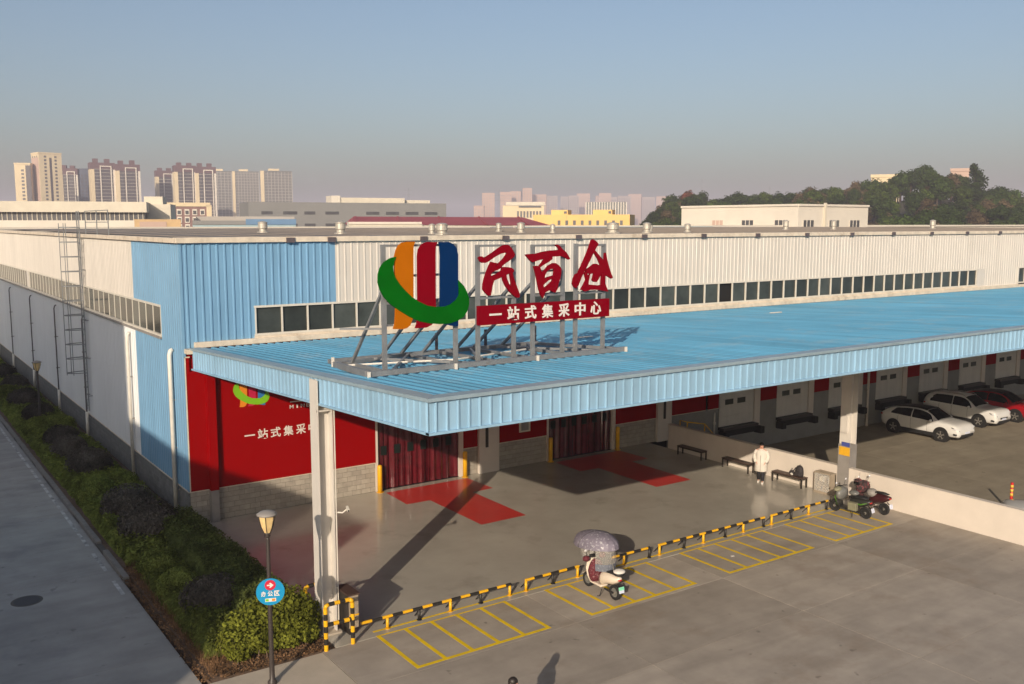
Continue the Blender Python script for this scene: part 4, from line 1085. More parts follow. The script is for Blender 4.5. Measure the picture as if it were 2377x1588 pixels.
def wfront(a, b, fr, wd, z0, z1, mat='b_window'):
    d = (b - a).normalized(); n_ = Vector((d.y, -d.x, 0)); 
    if n_.dot(Vector((-1, -1, 0))) < 0: n_ = -n_
    c = a + (b - a) * fr; p, q = c - d*wd/2, c + d*wd/2; o_ = n_ * .06
    w_ = MB().add([p + o_ + Vector((0, 0, z0)), q + o_ + Vector((0, 0, z0)), q + o_ + Vector((0, 0, z1)), p + o_ + Vector((0, 0, z1)), p - o_ + Vector((0, 0, z0)), q - o_ + Vector((0, 0, z0)), q - o_ + Vector((0, 0, z1)), p - o_ + Vector((0, 0, z1))],
                  [(0,1,2,3),(7,6,5,4),(4,5,1,0),(5,6,2,1),(6,7,3,2),(7,4,0,3)]).build('window', mat, t)
    for k in (.0, .33, .66, 1):
        e = p + (q - p)*k + o_*1.3
        MB().bar(e + Vector((0, 0, z0)), e + Vector((0, 0, z1)), .1, .1).build('mullion', 'b_white', w_)
for fr, mt in ((.34, 'b_pink'), (.60, 'b_window'), (.87, 'b_window')): wfront(P0, P1, fr, 2.6, 9.7, 11.4, mt)
for fr, mt in ((.14, 'b_window'), (.50, 'b_greyglass'), (.80, 'b_window')): wfront(P1, P2, fr, 2.8, 9.7, 11.4, mt)
MB().bar(P1 + (P2-P1)*.36 + Vector((-.1, -.2, 6)), P1 + (P2-P1)*.36 + Vector((-.1, -.2, 14.3)), .4, .4).build('flue', 'b_ivory', t)
# --- hazy towers far off
for lab, x, y, w, h, mt in (
    ('pale pink tower block far off, left edge of the hazy group', 1090, 1632, 26, 74, 'b_far'), ('hazy pink tower second from the left in the far group', 1124, 1617, 24, 76, 'b_far'),
    ('hazy tower behind the beige hall roof', 1165, 1640, 22, 79, 'b_far'), ('tallest hazy pink tower of the far group', 1190, 1632, 20, 86, 'b_far'), ('hazy pink tower right of the tallest far one', 1240, 1655, 30, 74, 'b_far'),
    ('low hazy block left of the far group', 1021, 1562, 20, 46, 'b_far'),
    ('grey hazy tower in the middle distance gap', 1440, 1872, 26, 79, 'b_fargrey'), ('second grey hazy tower in the gap', 1490, 1848, 26, 80, 'b_fargrey'),
    ('rosy hazy tower block, left of a broad pair', 1565, 1903, 34, 88, 'b_far'), ('rosy hazy tower block, right of a broad pair', 1612, 1872, 32, 89, 'b_far'),
    ('hazy tower left of the grey hazy pair', 1400, 1895, 34, 74, 'b_far'), ('hazy tower filling the gap behind the glass office', 1530, 1925, 36, 80, 'b_fargrey'),
    ('hazy tower right of the rosy pair', 1660, 1850, 34, 82, 'b_fargrey'), ('hazy tower before the faint row near the wood', 1705, 1990, 40, 86, 'b_far'), ('hazy tower between the two faint ones near the wood', 1775, 1985, 34, 80, 'b_far'), ('hazy tower just left of the one touching the wood', 1838, 1950, 36, 84, 'b_fargrey'), ('hazy rosy block between the far pink group and the grey pair', 1300, 1790, 40, 66, 'b_far'),
    ('faint hazy tower near the wood, first', 1750, 1995, 40, 84, 'b_fargrey'), ('faint hazy tower near the wood, second', 1800, 1965, 36, 92, 'b_far'), ('faint hazy tower touching the wood', 1870, 1920, 44, 86, 'b_far')):
    plain_tower(lab, x, y, w, h, mt, 'b_fargrey' if mt == 'b_far' else 'b_window', max(3, int(w/6)), d=14, turn=rnd.uniform(-8, 8), fl=6, ww=2.6, wh_=3, name='distant_tower', side=False)
t = bld('beige_hall', 'beige hall with dark window band before the hazy towers', 339, 454, 0)
L(MB().box(-13, 13, 0, 14, 0, 23.5), 'wall', 'b_cream', t); L(MB().box(-11, 13.4, -.5, 14, 23.5, 25.7), 'roof_band', 'b_ivory', t)
for k in range(8): L(MB().box(-4 + k*2, -4 + k*2 + 1.1, -.2, .1, 16, 20), 'window', 'b_window', t)
L(MB().box(-3, 11, -.7, .1, 22.4, 23.3), 'window_band', 'b_window', t)
t = bld('glass_office', 'pale office with vertical glass fins left of the wood', 444, 499, 0)
L(MB().box(-14, 16, 0, 14, 0, 27.8), 'wall', 'b_greyglass', t)
for k in range(16): L(MB().box(-14 + k*1.95, -14 + k*1.95 + .7, -.5, .1, 0, 27.8), 'fin', 'b_white', t)
# --- power pylons, thin in the haze
for lab, x, y, h in (('faint lattice pylon above the grey office', 780, 1410, 72), ('faint lattice pylon between grey office and hazy towers', 960, 1400, 74), ('faint tall pylon above the hazy towers on the right', 1250, 1180, 92), ('faint pylon standing just beyond the wood', 1200, 985, 70)):
    t = bld('power_pylon', lab, x, y, 20, 'pylon', 'power pylons')
    m = MB()
    for sx in (-1, 1):
        for sy in (-1, 1): m.bar((sx*4, sy*4, 0), (sx*.6, sy*.6, h), .22, .22)
    L(m, 'legs', 'steel', t, True)
    m = MB()
    for k in range(8):
        z = h*k/9; r = 4 - 3.4*z/h; z2 = h*(k+1)/9; r2 = 4 - 3.4*z2/h
        m.bar((-r, -r, z), (r2, -r2, z2), .14, .14); m.bar((r, -r, z), (-r2, -r2, z2), .14, .14)
    L(m, 'lattice', 'steel', t, True)
    for z, w in ((h*.72, 9), (h*.84, 11), (h*.95, 8)): L(MB().bar((-w, 0, z), (w, 0, z), .4, .4), 'cross_arm', 'steel', t)
# --- building across the road, outside the picture, whose shade falls on the road and wall
t = thing('hall_across_road', 'plain concrete hall across the road whose shade covers the road', 'building', (-40, 0, 0))
MB().box(-50, -30, -17.6, 30, -.5, 20.8).build('tall_wing', 'clad_white_shade', t); MB().box(-50, -30, -34.9, -17.6, -.5, 16.6).build('low_wing', 'clad_white_shade', t)

t = thing('low_sky_blocker', 'unseen block added behind the viewer to cut low sky light under the canopy', 'building', (30, -95, 0))  # added unseen mass, keeps low sky light from reaching under the canopy
MB().box(-70, 130, -115, -82, -1.62, 17).build('wall', 'clad_white_shade', t)
MB().box(-70.3, 130.3, -115.3, -81.7, 17, 17.5).build('parapet', 'clad_white_shade', t)

# ------------------------------------------------------------------ wooded hill on the right
RIDGE = [(256.1,251.4,2.1), (257.5,250.2,5.5), (259.7,248.1,10.6), (263.3,244.6,13.4), (267.7,240.2,14.3), (272.9,234.8,12.8), (278.0,229.5,13.3), (284.4,222.2,13.9), (290.7,214.9,14.0), (296.6,207.5,15.1), (300.9,202.0,15.6), (306.4,194.6,16.5), (309.7,190.0,18.1), (314.1,183.5,19.1), (317.7,178.1,21.1), (321.8,171.7,22.8), (325.1,166.2,22.4), (327.4,162.4,20.1), (329.3,159.1,16.6), (331.6,154.9,15.0), (333.6,151.3,15.9), (336.0,146.7,13.5), (338.0,143.0,12.5), (341.5,136.0,12.0), (348,120,12), (358,96,11), (368,72,10), (380,50,10)]
def hill_z(x, y):
    best = -1.6; near = 1e18
    for (xa, ya, za), (xb, yb, zb) in zip(RIDGE[:-1], RIDGE[1:]):
        dx, dy = xb - xa, yb - ya; tt = max(0, min(1, ((x-xa)*dx + (y-ya)*dy) / (dx*dx + dy*dy)))
        px, py, pz = xa + dx*tt, ya + dy*tt, za + (zb - za)*tt
        d2 = (x-px)**2 + (y-py)**2
        if d2 < near: near = d2; best = pz * math.exp(-d2 / (2*55**2)) - 1.6
    return best
m = MB(); N1, N2 = 46, 40
for j in range(N2 + 1):
    for i in range(N1 + 1):
        x = 150 + 420*i/N1; y = -40 + 430*j/N2; m.v.append((x, y, hill_z(x, y) - .15 if hill_z(x, y) > -1.5 else -1.9))
for j in range(N2):
    for i in range(N1): a = j*(N1+1) + i; m.f.append((a, a+1, a+N1+2, a+N1+1))
struct(m.build('hill', 'hill_ground', smooth=True))

def leaf_quads(m, rg, n, c, r, s, flat=0.35, shell=.55, up=.25):
    """n leaf-sized quads spread through an ellipsoid's outer volume, facing roughly outward"""
    for _ in range(n):
        while True:
            p = Vector((rg.uniform(-1, 1), rg.uniform(-1, 1), rg.uniform(-1, 1)))
            l2 = p.length
            if shell < l2 < 1: break
        q = Vector((c[0] + p.x*r[0], c[1] + p.y*r[1], c[2] + p.z*r[2]))
        nrm = (p.normalized() + Vector((rg.gauss(0, .5), rg.gauss(0, .5), rg.gauss(0, .5) + up))).normalized()
        a = nrm.orthogonal().normalized(); a.rotate(Quaternion(nrm, rg.uniform(0, 6.28))); b = nrm.cross(a)
        k = s * rg.uniform(.6, 1.3)
        m.add([q - a*k, q + b*k*.55 + nrm*k*.1, q + a*k, q - b*k*.55], [(0, 1, 2, 3)])
def tree_proto(seed, mat, hgt=9.5, wid=4.2, kind='round'):
    rg = random.Random(seed)
    tr = MB().path([(0, 0, 0), (.1, .05, hgt*.25), (.0, .1, hgt*.6)], [.28, .22, .08], 7)
    lobes = []
    nl = 9 if kind == 'round' else 7
    for k in range(nl):
        an = rg.uniform(0, 6.28); rr = rg.uniform(.15, .62)*wid
        zz = hgt*rg.uniform(.42, .82); s = wid*rg.uniform(.36, .56)
        lobes.append(((rr*math.cos(an), rr*math.sin(an), zz), (s, s, s*.8)))
    lobes.append(((0, 0, hgt*.82), (wid*.48, wid*.48, hgt*.2)))
    if kind == 'pine':
        lobes = [((rg.uniform(-.8, .8), rg.uniform(-.8, .8), hgt*z), (wid*w, wid*w, hgt*.1)) for z, w in ((.5, .55), (.62, .62), (.74, .5), (.86, .4), (.96, .22))]
    for c, r in lobes[:6]: tr.tube((0, 0, hgt*.35), c, .09, 5, .03)
    cr = MB()
    for c, r in lobes:
        leaf_quads(cr, rg, 210, c, r, .34 if kind == 'round' else .28)
        cr.ellipsoid(c, (r[0]*.62, r[1]*.62, r[2]*.62), 7, 5, .12, rg)
    mt = tr.mesh('trunk'); mt.materials.append(MATS['bark']); mc = cr.mesh('crown'); mc.materials.append(MATS[mat])
    return mt, mc
PROT = {'green': [tree_proto(s, 'leaf_tree') for s in (1, 2, 3)], 'dark': [tree_proto(s, 'leaf_tree_dark', 10.5, 4.4) for s in (4, 5, 6)],
        'brown': [tree_proto(s, 'leaf_tree_brown', 9, 3.8) for s in (7, 8)], 'red': [tree_proto(9, 'leaf_tree_red', 9, 3.8)], 'pine': [tree_proto(10, 'leaf_tree_dark', 11, 3.6, 'pine')]}
LBL = {'green': 'mid green round tree in the wood on the hill', 'dark': 'dark evergreen tree in the wood on the hill', 'brown': 'brownish half bare tree in the wood on the hill'}
def plant_tree(kind, x, y, s, lab=None, rg=rnd, zoff=0):
    z = hill_z(x, y) - .3 + zoff
    t = thing('tree', lab or LBL[kind], 'tree', (x, y, z), rg.uniform(0, 6.28), None if lab else 'trees of the wood on the hill')
    t.scale = (s*rg.uniform(.9, 1.15), s*rg.uniform(.9, 1.15), s*rg.uniform(.85, 1.1))
    mt, mc = rg.choice(PROT[kind])
    for nm, me in (('trunk', mt), ('crown', mc)):
        o = bpy.data.objects.new(nm, me); COL.objects.link(o); o.parent = t
tr_rng = random.Random(21); placed = []
for k in range(len(RIDGE) - 2):                             # the crest itself
    (xa, ya, za), (xb, yb, zb) = RIDGE[k], RIDGE[k+1]; nn = max(1, int(math.hypot(xb-xa, yb-ya) / 4.2))
    for q in range(nn):
        x = xa + (xb-xa)*(q + tr_rng.uniform(-.2, .2))/nn + tr_rng.uniform(-1.2, 1.2); y = ya + (yb-ya)*q/nn + tr_rng.uniform(-1.2, 1.2)
        if any((x-px)**2 + (y-py)**2 < 7 for px, py in placed): continue
        placed.append((x, y)); r_ = tr_rng.random()
        plant_tree('dark' if r_ < .5 else ('green' if r_ < .9 else 'brown'), x, y, tr_rng.uniform(.8, 1.05), rg=tr_rng)
tries = 0
while len(placed) < 350 and tries < 9000:
    tries += 1
    k = tr_rng.randrange(len(RIDGE) - 3); f_ = tr_rng.random()
    xa, ya, za = RIDGE[k]; xb, yb, zb = RIDGE[k+1]
    d = Vector((xa, ya)) - CAMP; d.normalize()
    off = tr_rng.uniform(-120, 10) if tr_rng.random() < .72 else tr_rng.uniform(-14, 8)
    x = xa + (xb-xa)*f_ + d.x*off + tr_rng.uniform(-2, 2); y = ya + (yb-ya)*f_ + d.y*off + tr_rng.uniform(-2, 2)
    if any((x-px)**2 + (y-py)**2 < 13 for px, py in placed): continue
    placed.append((x, y))
    r_ = tr_rng.random(); kd = 'dark' if r_ < .42 else ('green' if r_ < .8 else 'brown')
    plant_tree(kd, x, y, tr_rng.uniform(.8, 1.2), rg=tr_rng)
plant_tree('pine', 320.1, 150.9, 1.85, 'lone tall pine standing clear on the hilltop')
plant_tree('red', 262.2, 234.7, 1.25, 'reddish tree at the left end of the wooded crest')
plant_tree('brown', 252, 240, 1.15, 'brownish tree at the left foot of the wood beside the yellow building')
plant_tree('dark', 205, 213, .75, 'round dark tree behind the yellow building roof')
plant_tree('green', 217, 205, .75, 'green tree behind the right roof house of the yellow building')
plant_tree('green', 246, 250, .95, 'small round green tree at the left tip of the wood')
for lab, x, y, z, w, h, mt in (('cream block peeping over the wooded crest', 345, 204, 0, 11, 31.4, 'b_cream'), ('beige block half hidden by trees on the hilltop', 349, 174, 0, 6.5, 32.6, 'b_pink'), ('cream block at the right edge of the hill', 366, 152, 0, 8, 24.6, 'b_cream')):
    plain_tower(lab, x, y, w, h, mt, 'b_window', 3, d=8, turn=0, fl=3.2, ww=1.2, wh_=1.2, name='hill_house', side=False)

# ------------------------------------------------------------------ planting strip
def dens_leaves(m, rg, n, c, r, s, lo=-.55, up=.35):
    """leaves over the surface shell of a clipped shrub"""
    for _ in range(n):
        while True:
            p = Vector((rg.gauss(0, 1), rg.gauss(0, 1), rg.gauss(0, 1))).normalized()
            if p.z > lo: break
        k0 = rg.uniform(.84, 1.04) + .05*math.sin(5*p.x + 3*p.y)
        q = Vector((c[0] + p.x*r[0]*k0, c[1] + p.y*r[1]*k0, c[2] + p.z*r[2]*k0))
        nrm = (p + Vector((rg.gauss(0, .45), rg.gauss(0, .45), rg.gauss(0, .45) + up))).normalized()
        a = nrm.orthogonal().normalized(); a.rotate(Quaternion(nrm, rg.uniform(0, 6.28))); b = nrm.cross(a)
        k = s * rg.uniform(.6, 1.35)
        m.add([q - a*k, q + b*k*.5 + nrm*k*.15, q + a*k, q - b*k*.5], [(0, 1, 2, 3)])
def shrub_proto(seed, mat, n=3400, s=.05):
    rg = random.Random(seed); m = MB()
    dens_leaves(m, rg, n, (0, 0, .62), (1, 1, .62), s)
    m.ellipsoid((0, 0, .58), (.86, .86, .52), 14, 9, .05, rg)
    st = MB()
    for k in range(5):
        a = rg.uniform(0, 6.28); st.tube((.06*math.cos(a), .06*math.sin(a), 0), (.5*math.cos(a), .5*math.sin(a), .5), .03, 5, .015)
    mc = m.mesh('foliage'); mc.materials.append(MATS[mat]); ms = st.mesh('stems'); ms.materials.append(MATS['bark'])
    return mc, ms
SP = [shrub_proto(s, 'leaf_purple') for s in (11, 12, 13)]
SB = [(-1.35, 39.5, .9), (-1.5, 33.2, .95), (-1.75, 27.0, 1.0), (-1.7, 22.4, .95), (-1.75, 15.4, .95), (-1.9, 12.3, .95), (-1.75, 8.6, 1.05), (-1.8, 1.6, 1.12), (-1.75, -1.3, 1.2), (-1.95, -8.7, .95)]
ordn = ['tenth', 'ninth', 'eighth', 'seventh', 'sixth', 'fifth', 'fourth', 'third', 'second', 'nearest']
for k, (x, y, r) in enumerate(SB):
    mc, ms = SP[k % 3]
    lab = ('nearest dark purple clipped ball shrub, behind the round blue sign' if k == 9 else '%s dark purple clipped ball shrub of the bed counted from the near end' % ordn[k])
    t = thing('ball_shrub', lab, 'shrub', (x, y, -.02), rnd.uniform(0, 6.28), 'dark ball shrubs in the bed')
    t.scale = (r*rnd.uniform(.80, .92), r*rnd.uniform(.80, .92), r*rnd.uniform(1.0, 1.12))
    for nm, me in (('foliage', mc), ('stems', ms)):
        o = bpy.data.objects.new(nm, me); COL.objects.link(o); o.parent = t
SG = [shrub_proto(s, 'leaf_green', 2600, .06) for s in (14, 15)]
for k, (x, y, r, lab) in enumerate([(-2.35, -4.6, .62, 'small round green shrub at the kerb end beside the tall dark hedge'), (-2.3, 5.0, .75, 'round green shrub between the third and fourth dark ball shrubs'), (-1.2, 5.6, .7, 'round green shrub close to the wall between dark ball shrubs'), (-2.2, 18.6, .8, 'round green shrub between the fourth and seventh dark balls, kerb side'), (-2.3, -6.6, .6, 'small green shrub behind the nearest dark ball shrub'), (-1.2, 18.9, .75, 'round green shrub by the wall near the far lamp'), (-2.25, 30.2, .8, 'green shrub between far dark ball shrubs of the bed')]):
    mc, ms = SG[k % 2]
    t = thing('green_shrub', lab, 'shrub', (x, y, -.02), rnd.uniform(0, 6.28), 'green shrubs in the bed'); t.scale = (r, r, r*1.15)
    for nm, me in (('foliage', mc), ('stems', ms)):
        o = bpy.data.objects.new(nm, me); COL.objects.link(o); o.parent = t
# low green hedge filling the bed
def hnoise(x, y): return .5*math.sin(1.9*x + .7*y) + .5*math.sin(1.1*y - 2.3*x) * math.sin(.6*y + 1) + .35*math.sin(3.7*y + x*2)
def hedge(name, mat, label, x0, x1, y0, y1, h, n, s, seed, edge=.35, hv=.16):
    rg = random.Random(seed); m = MB()
    nx, ny = max(4, int((x1-x0)/.25)), int((y1-y0)/.3)
    def top(x, y):
        e = min(x-x0, x1-x, y-y0, y1-y) / edge; e = max(0, min(1, e)); e = math.sqrt(1 - (1-e)**2)
        return (h + hv*hnoise(x, y)) * (.12 + .88*e)
    b0 = len(m.v)
    for j in range(ny + 1):
        for i in range(nx + 1):
            x = x0 + (x1-x0)*i/nx; y = y0 + (y1-y0)*j/ny; m.v.append((x, y, max(-.05, top(x, y) - .1)))
    for j in range(ny):
        for i in range(nx): a = b0 + j*(nx+1) + i; m.f.append((a, a+1, a+nx+2, a+nx+1))
    for _ in range(n):
        # denser towards the near end, where leaves show
        y = y0 + (y1-y0) * rg.random()**1.6; x = rg.uniform(x0, x1); z = top(x, y) * (1 - .35*rg.random()**3) + rg.uniform(-.06, .09)
        nrm = Vector((rg.gauss(0, .6), rg.gauss(0, .6), 1)).normalized()
        if min(x-x0, x1-x, y-y0) < edge*.5: nrm = (nrm + Vector((-.9 if x-x0 < edge else (.9 if x1-x < edge else 0), -.9 if y-y0 < edge else 0, 0))).normalized(); z *= rg.uniform(.3, 1.05)
        a = nrm.orthogonal().normalized(); a.rotate(Quaternion(nrm, rg.uniform(0, 6.28))); b = nrm.cross(a); k = s*rg.uniform(.6, 1.4)
        q = Vector((x, y, z)); m.add([q - a*k, q + b*k*.5 + nrm*k*.15, q + a*k, q - b*k*.5], [(0, 1, 2, 3)])
    o = m.build(name, mat, at=((x0+x1)/2, (y0+y1)/2, 0))
    tag(o, label, 'hedge'); return o
stuff(hedge('low_hedge', 'leaf_green', 'low green hedge plants filling the bed between the dark ball shrubs', -2.95, -.35, -3.2, 62, .50, 36000, .068, 31, hv=.2))
stuff(hedge('low_hedge', 'leaf_green', 'green leafy hedge plants at the near left edge of the bed', -2.9, -1.5, -11.2, -3.6, .50, 9000, .05, 32, hv=.22))
hedge('corner_hedge', 'leaf_dark', 'tall dark green clipped hedge running forward from the warehouse corner', -1.75, .02, -10.2, -.55, .98, 17000, .05, 33, edge=.45, hv=.10)
# loose yellow green bush in the sun
rg = random.Random(40)
t = thing('yellow_bush', 'sunlit yellow green leafy bush at the near end of the bed, behind the lamp post', 'bush', (-1.3, -11.4, 0))
m = MB()
for cx, cy, cz, rx, ry, rz in [(-2.35, -11.55, .5, .42, .42, .42), (-1.95, -11.25, .72, .5, .5, .45), (-1.45, -11.1, .85, .55, .55, .48), (-.95, -10.95, .98, .55, .55, .5), (-.5, -11.1, .92, .45, .5, .48), (-.25, -11.45, .70, .32, .4, .42), (-1.2, -11.55, .62, .5, .4, .4), (-.7, -11.6, .62, .45, .38, .4), (-1.75, -11.7, .48, .42, .35, .34), (-1.5, -11.75, .30, .42, .25, .26), (-.9, -11.8, .32, .42, .25, .28), (-.4, -11.8, .34, .3, .25, .28), (-2.2, -11.8, .28, .36, .25, .24)]:
    leaf_quads(m, rg, 620, (cx, cy, cz), (rx, ry, rz), .055, shell=.5)
    m.ellipsoid((cx, cy + .1, cz - .05), (rx*.55, ry*.55, rz*.55), 8, 6, .1, rg)
m.build('foliage', 'leaf_yellow', t)
m = MB()
for k in range(44):
    x = rg.uniform(-2.5, -.15); y = rg.uniform(-12.0, -11.2); m.path([(x, y, -.03), (x + rg.uniform(-.08, .08), y + rg.uniform(-.05, .1), .25), (x + rg.uniform(-.15, .15), y + rg.uniform(.0, .25), .6)], [.012, .01, .006], 4)
stuff(m.build('stems', 'twig', t))
m = MB()                                                   # fallen leaves and dry weeds
for k in range(5200):
    if k < 2600: x, y = rg.uniform(-2.9, -.05), -12.42 + 1.2*rg.random()**1.5
    else: y = rg.uniform(-12.3, -3.4); x = -3.1 - .25*rg.random() + (.55*rg.random()**2)
    nrm = Vector((rg.gauss(0, .5), rg.gauss(0, .5), 1)).normalized(); a = nrm.orthogonal().normalized(); a.rotate(Quaternion(nrm, rg.uniform(0, 6.28))); b = nrm.cross(a); s_ = rg.uniform(.015, .04)
    q = Vector((x, y, .04 + rg.random()*.05 + (-.08 if x < -3.1 else 0))); m.add([q - a*s_, q + b*s_*.6, q + a*s_, q - b*s_*.6], [(0, 1, 2, 3)])
o = stuff(m.build('fallen_leaves', 'dry_leaf')); tag(o, 'brown fallen leaves lying along the edge of the bed', 'leaves')
m = MB()
for k in range(1500):
    y = rg.uniform(-12.1, -3.2); x = -3.05 + .5*rg.random(); hh = rg.uniform(.08, .3); dx, dy = rg.gauss(0, .08), rg.gauss(0, .08)
    m.add([(x - .008, y, -.03), (x + .008, y, -.03), (x + dx, y + dy, hh)], [(0, 1, 2)])
o = stuff(m.build('dry_grass', 'dry_leaf')); tag(o, 'dry brown grass at the road side of the bed', 'grass')

# ------------------------------------------------------------------ lamps and the round sign
def lamp(x, y, z0, h, lab):
    t = thing('street_lamp', lab, 'street lamp', (x, y, z0))
    MB().lathe([(.11, 0), (.11, .06), (.065, .12), (.06, .5), (.045, h - .66), (.04, h - .6)], (x, y, z0), 14).build('pole', 'pole_brown', t, smooth=True)
    MB().lathe([(.05, h - .62), (.07, h - .58), (.05, h - .54), (.09, h - .5)], (x, y, z0), 14).build('collar', 'pole_brown', t, smooth=True)
    n = 6                                                   # tapered lantern of panes between ribs
    for k in range(n):
        a0, a1 = 2*math.pi*k/n, 2*math.pi*(k+1)/n; m = MB()
        pf = [(.075, h - .5), (.135, h - .36), (.175, h - .2), (.195, h - .07)]
        for (r0, zz0), (r1, zz1) in zip(pf[:-1], pf[1:]):
            m.quad((x + r0*math.cos(a0), y + r0*math.sin(a0), z0 + zz0), (x + r0*math.cos(a1), y + r0*math.sin(a1), z0 + zz0), (x + r1*math.cos(a1), y + r1*math.sin(a1), z0 + zz1), (x + r1*math.cos(a0), y + r1*math.sin(a0), z0 + zz1))
        m.build('lamp_pane', 'lamp_glass', t)
        m = MB()
        for (r0, zz0), (r1, zz1) in zip(pf[:-1], pf[1:]):
            m.bar((x + (r0+.004)*math.cos(a0), y + (r0+.004)*math.sin(a0), z0 + zz0), (x + (r1+.004)*math.cos(a0), y + (r1+.004)*math.sin(a0), z0 + zz1), .014, .014)
        m.build('lamp_rib', 'pole_brown', t)
    MB().lathe([(.235, h - .075), (.24, h - .05), (.17, h - .0), (.06, h + .03), (.02, h + .035)], (x, y, z0), 20).build('lamp_cap', 'grey_wrap', t, smooth=True)
    return t
lamp(-1.96, -13.3, -.004, 4.23, 'brown street lamp with amber glass lantern carrying the round blue sign')
lamp(-1.93, 20.2, 0, 3.75, 'dark street lamp standing in the shaded bed beside the warehouse side')
rs = thing('round_sign', 'round blue sign with red arrow disc and white characters on the near lamp post', 'sign', (-1.98, -13.42, 2.33), math.radians(-22))
def disc(r, y0, y1, x=0, z=0, n=36): return MB().prism([(x + r*math.cos(2*math.pi*k/n), z + r*math.sin(2*math.pi*k/n)) for k in range(n)], y0, y1)
disc(.325, -.02, .0).build('plate', 'plate_blue', rs, local=True)
disc(.125, -.026, -.021, 0, .165).build('arrow_disc', 'plate_red', rs, local=True)
MB().prism([(-.075, .150), (.005, .150), (-.025, .115), (.01, .105), (.078, .165), (.01, .225), (-.025, .215), (.005, .180), (-.075, .180)], -.031, -.027).build('arrow', 'white_print', rs, local=True)
for k, ch in enumerate('办公区'):
    char_mb(ch, -.215 + k*.15, -.215 + k*.15 + .125, -.105, .025, -.026, bold=.03).build('sign_character', 'white_print', rs, local=True)
MB().box(-.125, .125, -.026, -.021, -.235, -.155).build('sticker', 'white_print', rs, local=True)
MB().box(-.115, -.045, -.030, -.027, -.222, -.168).build('sticker_patch', 'print_lime', rs, local=True)
MB().box(.03, .105, -.030, -.027, -.222, -.168).build('sticker_patch', 'print_orange', rs, local=True)
MB().box(-.03, .03, .0, .07, -.16, -.12).build('bracket', 'pole_brown', rs, local=True); MB().box(-.03, .03, .0, .07, .12, .16).build('bracket', 'pole_brown', rs, local=True)

# ------------------------------------------------------------------ striped barriers
def striped(t, p, q, r, step, phase=0, n=10):
    """a pipe painted in bands; every band is a part of its own"""
    p, q = Vector(p), Vector(q); L_ = (q - p).length; d = (q - p).normalized(); u = 0; k = phase
    while u < L_ - .001:
        v = min(u + step, L_); MB().tube(p + d*u, p + d*v, r, n).build('band', 'safety_yellow' if k % 2 == 0 else 'safety_black', t, smooth=False); u = v; k += 1
def low_rail(x0, x1, posts_, lab, y=-12.1):
    t = thing('wheel_stop_rail', lab, 'barrier', ((x0+x1)/2, y, 0), group='low striped rails along the bays')
    striped(t, (x0, y, .335), (x1, y, .335), .042, .31, 0)
    for k, px in enumerate(posts_):
        p_ = MB().tube((px, y, 0), (px, y, .3), .042, 10).build('post', 'safety_yellow' if k % 2 == 0 else 'safety_black', t, smooth=True)
        MB().lathe([(.075, 0), (.075, .012)], (px, y, .001), 12).build('foot_plate', 'safety_yellow' if k % 2 == 0 else 'safety_black', p_)
        if k < len(posts_) - 1: MB().bar((px + .03, y + .02, .30), (px + .03, y + .30, .01), .035, .02).build('stay', 'safety_black', p_)
low_rail(.95, 5.80, [1.73, 2.71, 3.72, 4.74, 5.76], 'longest low yellow and black rail, nearest the column guard')
low_rail(6.33, 8.36, [6.35, 7.36, 8.32], 'short low striped rail just left of the covered scooter')
low_rail(9.7, 11.36, [10.23, 11.33], 'short low striped rail just right of the covered scooter')
low_rail(11.76, 16.97, [11.79, 12.92, 13.85, 14.93, 15.86, 16.94], 'long low striped rail in the middle, before the third bay group')
low_rail(17.34, 20.6, [17.37, 18.47, 19.47, 20.55], 'low striped rail at the far end beside the parked dark scooters')
def hoop(x0, x1, y, h, lab, grp='column guard hoops'):
    t = thing('guard_hoop', lab, 'barrier', ((x0+x1)/2, y, 0), group=grp)
    r = .055
    striped(t, (x0, y, 0), (x0, y, h - .085), r, .165); striped(t, (x1, y, 0), (x1, y, h - .085), r, .165)
    MB().path([(x0, y, h - .085), (x0 + .02, y, h - .03), (x0 + .09, y, h)], r, 10).build('bend', 'safety_yellow', t, smooth=True); MB().path([(x1, y, h - .085), (x1 - .02, y, h - .03), (x1 - .09, y, h)], r, 10).build('bend', 'safety_yellow', t, smooth=True)
    striped(t, (x0 + .09, y, h), (x1 - .09, y, h), r*.98, .15, 1); striped(t, (x0 + .05, y, h*.56), (x1 - .05, y, h*.56), r*.98, .15, 1)
hoop(-.19, .56, -12.42, 1.22, 'front yellow and black guard hoop before the near column')
hoop(-.12, .66, -10.95, 1.22, 'rear yellow and black guard hoop behind the near column')
cb = thing('cable_cabinet', 'narrow dark cabinet with beige edge fixed beside the near column', 'cabinet', (.78, -11.6, .22))
MB().box(.66, .93, -12.0, -11.25, .22, 1.12).build('body', 'cabinet', cb); MB().box(.63, .657, -11.98, -11.27, .24, 1.10).build('door', 'black_paint', cb); MB().box(.62, .97, -12.03, -11.2, 1.123, 1.16).build('lid', 'bench_brown', cb)
MB().box(.665, .935, -12.008, -12.001, .55, .59).build('strap', 'safety_yellow', cb); MB().box(.70, .89, -11.9, -11.35, 0, .22).build('stand', 'black_paint', cb)
cc = thing('security_camera', 'small white security camera on an arm beside the near column', 'camera', (.70, -11.6, 3.4))
MB().path([(.53, -11.45, 3.30), (.75, -11.52, 3.26), (.86, -11.58, 3.36)], .022, 7).build('arm', 'pipe_white', cc, smooth=True)
MB().bar((.885, -11.52, 3.40), (.84, -11.70, 3.35), .06, .06).build('housing', 'pipe_white', cc); MB().tube((.838, -11.705, 3.348), (.833, -11.72, 3.344), .022, 10).build('lens', 'trim_black', cc)
